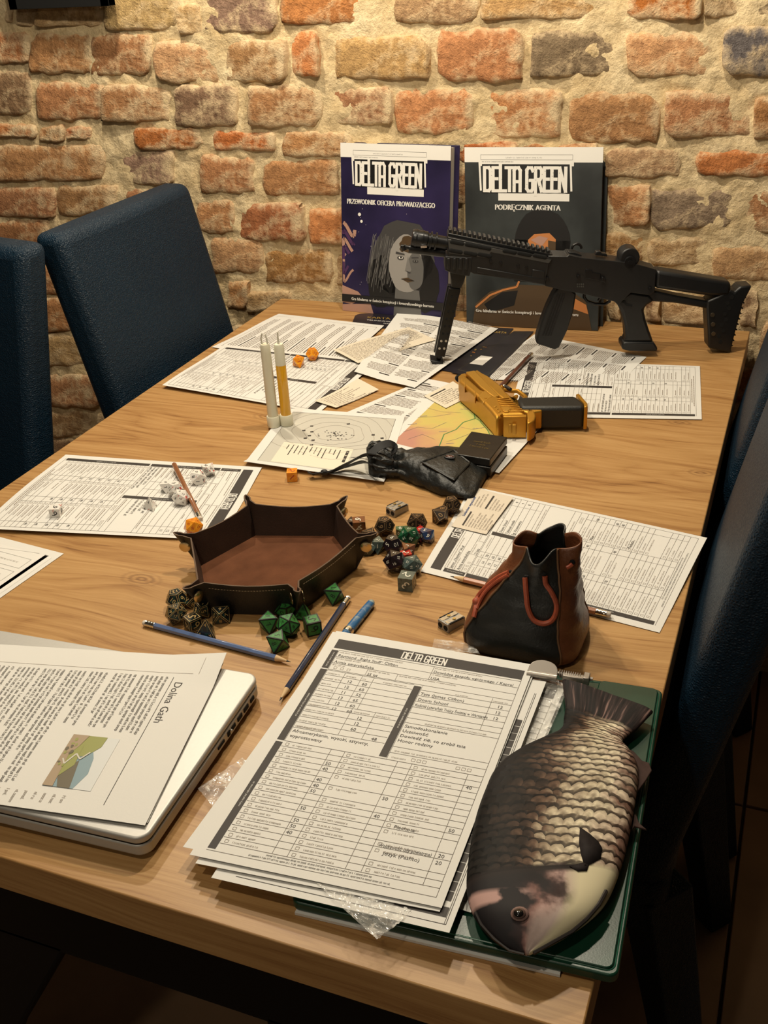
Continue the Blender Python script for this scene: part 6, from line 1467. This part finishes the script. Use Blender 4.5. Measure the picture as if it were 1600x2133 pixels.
# ================================================================== FISH-SHAPED CASE
FR = [((1085, 1988), (1105, 1988)), ((1040, 1968), (1150, 1967)), ((1003, 1933), (1205, 1935)), ((981, 1895), (1243, 1905)), ((972, 1850), (1268, 1872)), ((975, 1800), (1290, 1820)), ((983, 1745), (1306, 1765)), ((994, 1695), (1316, 1715)), ((1012, 1645), (1324, 1668)), ((1034, 1602), (1330, 1625)), ((1080, 1568), (1326, 1590)), ((1128, 1545), (1312, 1568)), ((1168, 1522), (1297, 1550)), ((1175, 1495), (1305, 1535)), ((1178, 1470), (1325, 1520)), ((1174, 1440), (1345, 1500)), ((1172, 1418), (1360, 1484))]
ZF = .026
def fish_mat():
    m, nt, b = newmat('printed_fish_fabric')
    fu = N(nt, 'ShaderNodeAttribute', attribute_name='fu').outputs['Fac']; fv = N(nt, 'ShaderNodeAttribute', attribute_name='fv').outputs['Fac']; hx = N(nt, 'ShaderNodeAttribute', attribute_name='fx').outputs['Fac']
    tc = N(nt, 'ShaderNodeTexCoord')
    def M(op, a, c=None, d=None):
        n = N(nt, 'ShaderNodeMath', operation=op)
        for i, v in enumerate((a, c, d)):
            if v is None: continue
            if isinstance(v, (int, float)): n.inputs[i].default_value = v
            else: L(nt, v, n.inputs[i])
        return n.outputs[0]
    def ramp(fac, st):
        r = N(nt, 'ShaderNodeValToRGB'); L(nt, fac, r.inputs[0]); e = r.color_ramp.elements; e[0].position, e[0].color = st[0][0], c4(st[0][1]); e[1].position, e[1].color = st[-1][0], c4(st[-1][1])
        for p, c in st[1:-1]: k = e.new(p); k.color = c4(c)
        return r.outputs[0]
    def mix(f, a, c, bt='MIX'):
        x = N(nt, 'ShaderNodeMix', data_type='RGBA', blend_type=bt); L(nt, f, x.inputs[0]) if not isinstance(f, (int, float)) else setattr(x.inputs[0], 'default_value', f)
        for i, v in ((6, a), (7, c)):
            if isinstance(v, tuple): x.inputs[i].default_value = v
            else: L(nt, v, x.inputs[i])
        return x.outputs[2]
    def rng(v, a, c, lo=0.0, hi=1.0):
        r = N(nt, 'ShaderNodeMapRange'); r.inputs[1].default_value = a; r.inputs[2].default_value = c; r.inputs[3].default_value = lo; r.inputs[4].default_value = hi; L(nt, v, r.inputs[0]); return r.outputs[0]
    def noi(s, d=4.0, ds=0.0):
        n = N(nt, 'ShaderNodeTexNoise', i_Scale=s, i_Detail=d, i_Distortion=ds); L(nt, tc.outputs['Object'], n.inputs['Vector']); return n.outputs['Fac']
    n1, n2, n3 = noi(45), noi(160), noi(16)
    # overlapping scales: rows of arches, each row shifted half a scale
    sx = M('MULTIPLY', hx, 105.0); sy = M('ADD', M('MULTIPLY', fv, 46.0), M('ADD', M('MULTIPLY', M('SUBTRACT', n3, .5), 3.0), M('MULTIPLY', M('SUBTRACT', n1, .5), 1.1)))
    def arch(off):
        yy = M('ADD', sy, off); row = M('FLOOR', yy); fy = M('SUBTRACT', yy, row)
        xx = M('ADD', sx, M('MULTIPLY', M('MODULO', row, 2.0), .5)); xx = M('ADD', xx, M('MULTIPLY', n1, .45)); fx = M('ABSOLUTE', M('SUBTRACT', M('FRACT', xx), .5))
        edge = M('SUBTRACT', M('ADD', fy, M('MULTIPLY', M('MULTIPLY', fx, fx), 2.6)), .05)
        return edge
    row = M('FLOOR', sy); fy = M('SUBTRACT', sy, row); sxn = M('ADD', sx, M('MULTIPLY', M('SUBTRACT', n1, .5), 1.1)); odd = M('MULTIPLY', M('MODULO', row, 2.0), .5)
    def dist(off, dy):
        cx = M('SUBTRACT', M('FRACT', M('ADD', sxn, off)), .5); yy = M('ADD', fy, dy); return M('SQRT', M('ADD', M('MULTIPLY', M('MULTIPLY', cx, cx), 1.5), M('MULTIPLY', yy, yy)))
    d1 = dist(odd, 0.0); d2 = dist(M('ADD', odd, .5), 1.0)
    ins = M('LESS_THAN', d1, .74)                    # on the free tip of this row's scale, else on the row before
    w1 = M('DIVIDE', d1, .74); w2 = M('DIVIDE', M('SUBTRACT', d1, .74), .55)
    w = M('ADD', M('MULTIPLY', ins, M('ADD', M('MULTIPLY', w1, .35), .65)), M('MULTIPLY', M('SUBTRACT', 1.0, ins), M('MINIMUM', w2, 1.0)))
    sh = ramp(w, [(0.0, (.02, .016, .014)), (.36, (.12, .10, .09)), (.68, (.55, .53, .50)), (.86, (1.1, 1.1, 1.08)), (1.0, (.75, .73, .70))])
    across = M('ADD', M('ADD', fu, M('MULTIPLY', M('SUBTRACT', n3, .5), .30)), M('MULTIPLY', M('SUBTRACT', n1, .5), .42))
    wnz = N(nt, 'ShaderNodeTexWhiteNoise', noise_dimensions='2D'); cid = N(nt, 'ShaderNodeCombineXYZ'); L(nt, M('FLOOR', M('ADD', sxn, odd)), cid.inputs[0]); L(nt, row, cid.inputs[1]); L(nt, cid.outputs[0], wnz.inputs['Vector'])
    across = M('ADD', across, M('MULTIPLY', M('MULTIPLY', M('SUBTRACT', wnz.outputs['Value'], .5), ins), .15))
    base = ramp(across, [(.10, (.008, .006, .005)), (.30, (.030, .018, .013)), (.42, (.13, .078, .052)), (.54, (.40, .33, .24)), (.74, (.66, .60, .46)), (.88, (.60, .50, .40)), (1.0, (.22, .13, .10))])
    base = mix(.5, base, ramp(n2, [(.35, (.45, .36, .32)), (.62, (1.25, 1.2, 1.12))]), 'MULTIPLY')
    body = mix(.92, base, sh, 'MULTIPLY')
    # head: dark crown, pink cheek, pale throat
    head = ramp(M('ADD', fu, M('MULTIPLY', M('SUBTRACT', n1, .5), .7)), [(.28, (.010, .008, .009)), (.46, (.030, .018, .018)), (.56, (.20, .105, .09)), (.66, (.42, .28, .25)), (.8, (.46, .36, .32))])
    head = mix(rng(n1, .40, .54, .85, 0.0), head, (.012, .009, .010, 1))
    jaw = M('MULTIPLY', rng(fu, .48, .60), rng(fv, .15, .11)); head = mix(M('MULTIPLY', jaw, .8), head, (.40, .31, .28, 1))
    dk = M('MULTIPLY', rng(fv, .232, .25), rng(fu, .62, .52)); head = mix(M('MULTIPLY', dk, .9), head, (.012, .009, .009, 1))
    thr = rng(M('ADD', M('ADD', fu, M('MULTIPLY', M('SUBTRACT', fv, .22), .55)), M('MULTIPLY', M('SUBTRACT', n3, .5), .2)), .72, .82); head = mix(thr, head, (.64, .57, .38, 1))
    gill = M('ADD', fv, M('MULTIPLY', M('SUBTRACT', fu, .5), -.05)); bmask = rng(gill, .276, .288); bmask = M('MAXIMUM', bmask, M('MULTIPLY', rng(fu, .74, .82), rng(fv, .22, .27))) if False else bmask; col = mix(bmask, head, body)
    gl = M('MULTIPLY', rng(gill, .262, .272), rng(gill, .280, .290, 1.0, 0.0)); gl = M('MULTIPLY', gl, rng(fu, .72, .80, 1.0, 0.0)); col = mix(gl, col, (.015, .010, .009, 1))
    # pink band across the snout
    bd = M('MULTIPLY', rng(fv, .165, .18), rng(fv, .205, .22, 1.0, 0.0)); bd = M('MULTIPLY', bd, rng(n1, .42, .52)); bd = M('MULTIPLY', bd, rng(fu, .4, .52, 1.0, 0.0)); col = mix(bd, col, (.42, .26, .23, 1))
    # tail: dark rays
    ry = N(nt, 'ShaderNodeTexNoise', i_Scale=1.0, i_Detail=3.0); cv_ = N(nt, 'ShaderNodeCombineXYZ'); L(nt, M('MULTIPLY', fu, 26.0), cv_.inputs[0]); L(nt, M('MULTIPLY', fv, 5.0), cv_.inputs[1]); L(nt, cv_.outputs[0], ry.inputs['Vector'])
    tail = ramp(ry.outputs['Fac'], [(.42, (.008, .006, .006)), (.60, (.030, .019, .018)), (.74, (.26, .16, .14))]); col = mix(rng(M('ADD', fv, M('MULTIPLY', n1, .05)), .865, .89), col, tail)
    # dorsal fin edge
    df = M('MULTIPLY', rng(fu, .10, .17, 1.0, 0.0), M('MULTIPLY', rng(fv, .44, .50), rng(fv, .78, .80, 1.0, 0.0))); col = mix(df, col, (.014, .012, .012, 1))
    L(nt, col, b.inputs['Base Color']); sset(b, Roughness=.6, Specular_IOR_Level=.18, Sheen_Weight=0.0)
    bp = N(nt, 'ShaderNodeBump', i_Strength=.35, i_Distance=.0015); L(nt, M('MULTIPLY', w, M('MULTIPLY', bmask, rng(fv, .87, .85))), bp.inputs['Height']); L(nt, bp.outputs[0], b.inputs['Normal'])
    return m
def frow(v):
    k = v*(len(FR)-1); i = min(int(k), len(FR)-2); t = k-i
    def cm(s):
        P_ = [Vector(FR[max(0, min(len(FR)-1, i+d))][s]) for d in (-1, 0, 1, 2)]; p0, p1, p2, p3 = P_
        return .5*((2*p1)+(p2-p0)*t+(2*p0-5*p1+4*p2-p3)*t*t+(3*p1-p0-3*p2+p3)*t**3)
    a, b = cm(0), cm(1); return T(a.x, a.y, ZF), T(b.x, b.y, ZF)
NU, NV = 40, 72
def fish_h(u, v):
    a, b = frow(v); wd = (b-a).length; d = min(u, 1-u)*wd
    H = lerp(.0155, .0035, smoothstep(.68, .84, v))*smoothstep(-.02, .16, v)**.5
    k = min(1, d/(.042 if v < .75 else .02)); return H*math.sqrt(max(0, 1-(1-k)**2))+.0012
mbf = MB(); fu, fv, fx = [], [], []
for side in (1, -1):
    o = len(mbf.v)
    for j in range(NV+1):
        v = j/NV; a, b_ = frow(v); mid_ = (a+b_)/2; wd = (b_-a).length
        for i in range(NU+1):
            u = i/NU; p = a.lerp(b_, u); h = fish_h(u, v); z = ZF+(h if side > 0 else -min(h*.6, .0085))+.0006*noise.noise(Vector((u*6, v*12, side)))
            mbf.v.append((p.x, p.y, z)); fu.append(u); fv.append(v); fx.append((u-.5)*wd)
    w_ = NU+1
    for j in range(NV):
        for i in range(NU):
            f = (o+j*w_+i, o+j*w_+i+1, o+(j+1)*w_+i+1, o+(j+1)*w_+i); mbf.f.append(f if side < 0 else f[::-1]); mbf.m.append(0)
K = (NU+1)*(NV+1); w_ = NU+1
for j in range(NV):
    for i_ in (0, NU): mbf.f.append((j*w_+i_, (j+1)*w_+i_, K+(j+1)*w_+i_, K+j*w_+i_)); mbf.m.append(0)
for i in range(NU):
    for j in (0, NV): mbf.f.append((j*w_+i, j*w_+i+1, K+j*w_+i+1, K+j*w_+i)); mbf.m.append(0)
ftree = bvh(mbf); fc = T(1150, 1720, 0)
fish = empty('fish_case', (fc.x, fc.y, .0142), 'soft zip case shaped and printed like a scaly fish on the green binder', 'pencil case')
fb = wobj('fish_body', mbf, fish_mat(), fish, smooth=True, angle=75)
for nm, dat in (('fu', fu), ('fv', fv), ('fx', fx)):
    at = fb.data.attributes.new(nm, 'FLOAT', 'POINT'); at.data.foreach_set('value', dat)
bm = bmesh.new(); bm.from_mesh(fb.data); bmesh.ops.recalc_face_normals(bm, faces=bm.faces); bm.to_mesh(fb.data); bm.free()
def patch(name, pxs, m, lift=.0006, parent=fb, th=.0006):
    pts = [hit(ftree, x, y, lift) for x, y in pxs]; mb = MB(); c = sum(pts, Vector())/len(pts); c = hit(ftree, sum(x for x, _ in pxs)/len(pxs), sum(y for _, y in pxs)/len(pxs), lift)
    n = len(pts); mb.v = [tuple(p) for p in pts]+[tuple(c)]; mb.f = [(i, (i+1) % n, n) for i in range(n)]; mb.m = [0]*n
    o = wobj(name, mb, m, parent, smooth=True)
    md = o.modifiers.new('thickness', 'SOLIDIFY'); md.thickness = th; md.offset = 0; return o
finm = mat('dark_fin_print', (.018, .014, .014), .7, nscale=300, namt=.4, spec=.12)
patch('pectoral_fin', [(1208, 1724), (1228, 1738), (1246, 1754), (1254, 1768), (1250, 1790), (1232, 1800), (1218, 1806), (1210, 1780), (1206, 1756)], finm)
patch('fin_base', [(1186, 1805), (1214, 1798), (1226, 1803), (1222, 1815), (1204, 1816)], finm)
eyew = mat('fish_eye_ring', (.20, .125, .11), .35); eyeb = mat('fish_eye_black', (.008, .007, .007), .15, coat=.6)
ex, ey_ = 1083, 1905
patch('eye_ring', [(ex+19*math.cos(g), ey_+15*math.sin(g)) for g in [2*math.pi*i/16 for i in range(16)]], eyew, .0010)
patch('eye_socket', [(ex-1+14*math.cos(g), ey_+11*math.sin(g)) for g in [2*math.pi*i/14 for i in range(14)]], mat('fish_eye_brown', (.10, .06, .05), .3), .0018)
patch('pupil', [(ex-2+10*math.cos(g), ey_+8*math.sin(g)) for g in [2*math.pi*i/14 for i in range(14)]], eyeb, .0025)
mb = MB(); mb.tube([hit(ftree, x, y, .0006) for x, y in ((1110, 1984), (1150, 1962), (1190, 1940), (1220, 1914), (1246, 1884), (1262, 1856))], .0016, 6); wobj('zip_piping', mb, mat('dark_piping', (.020, .015, .014), .5), fb, smooth=True)
mb = MB(); mb.tube([hit(ftree, x, y, .0006) for x, y in ((992, 1900), (1004, 1925), (1030, 1954), (1062, 1978), (1092, 1986))], .0011, 6); wobj('zip_piping', mb, mat('dark_piping', (.02, .015, .014), .5), fb, smooth=True)
def fin(name, pxs, z, m):
    mb = MB(); mb.prism([T(x, y, z) for x, y in pxs], (0, 0, -.001), (0, 0, .001)); return wobj(name, mb, m, fish, bevel=.0006)
fin('anal_fin', [(1306, 1560), (1320, 1566), (1338, 1586), (1352, 1590), (1358, 1606), (1346, 1626), (1328, 1650), (1318, 1640)], .024, mat('brown_fin', (.045, .026, .022), .7, nscale=120, namt=.7, spec=.1))
fin('pelvic_fin', [(1312, 1690), (1326, 1700), (1332, 1716), (1348, 1730), (1322, 1722), (1308, 1740)], .022, mat('brown_fin', (.10, .055, .042), .6))
bpy.data.objects.remove(_fo)
wall.location.y = .018
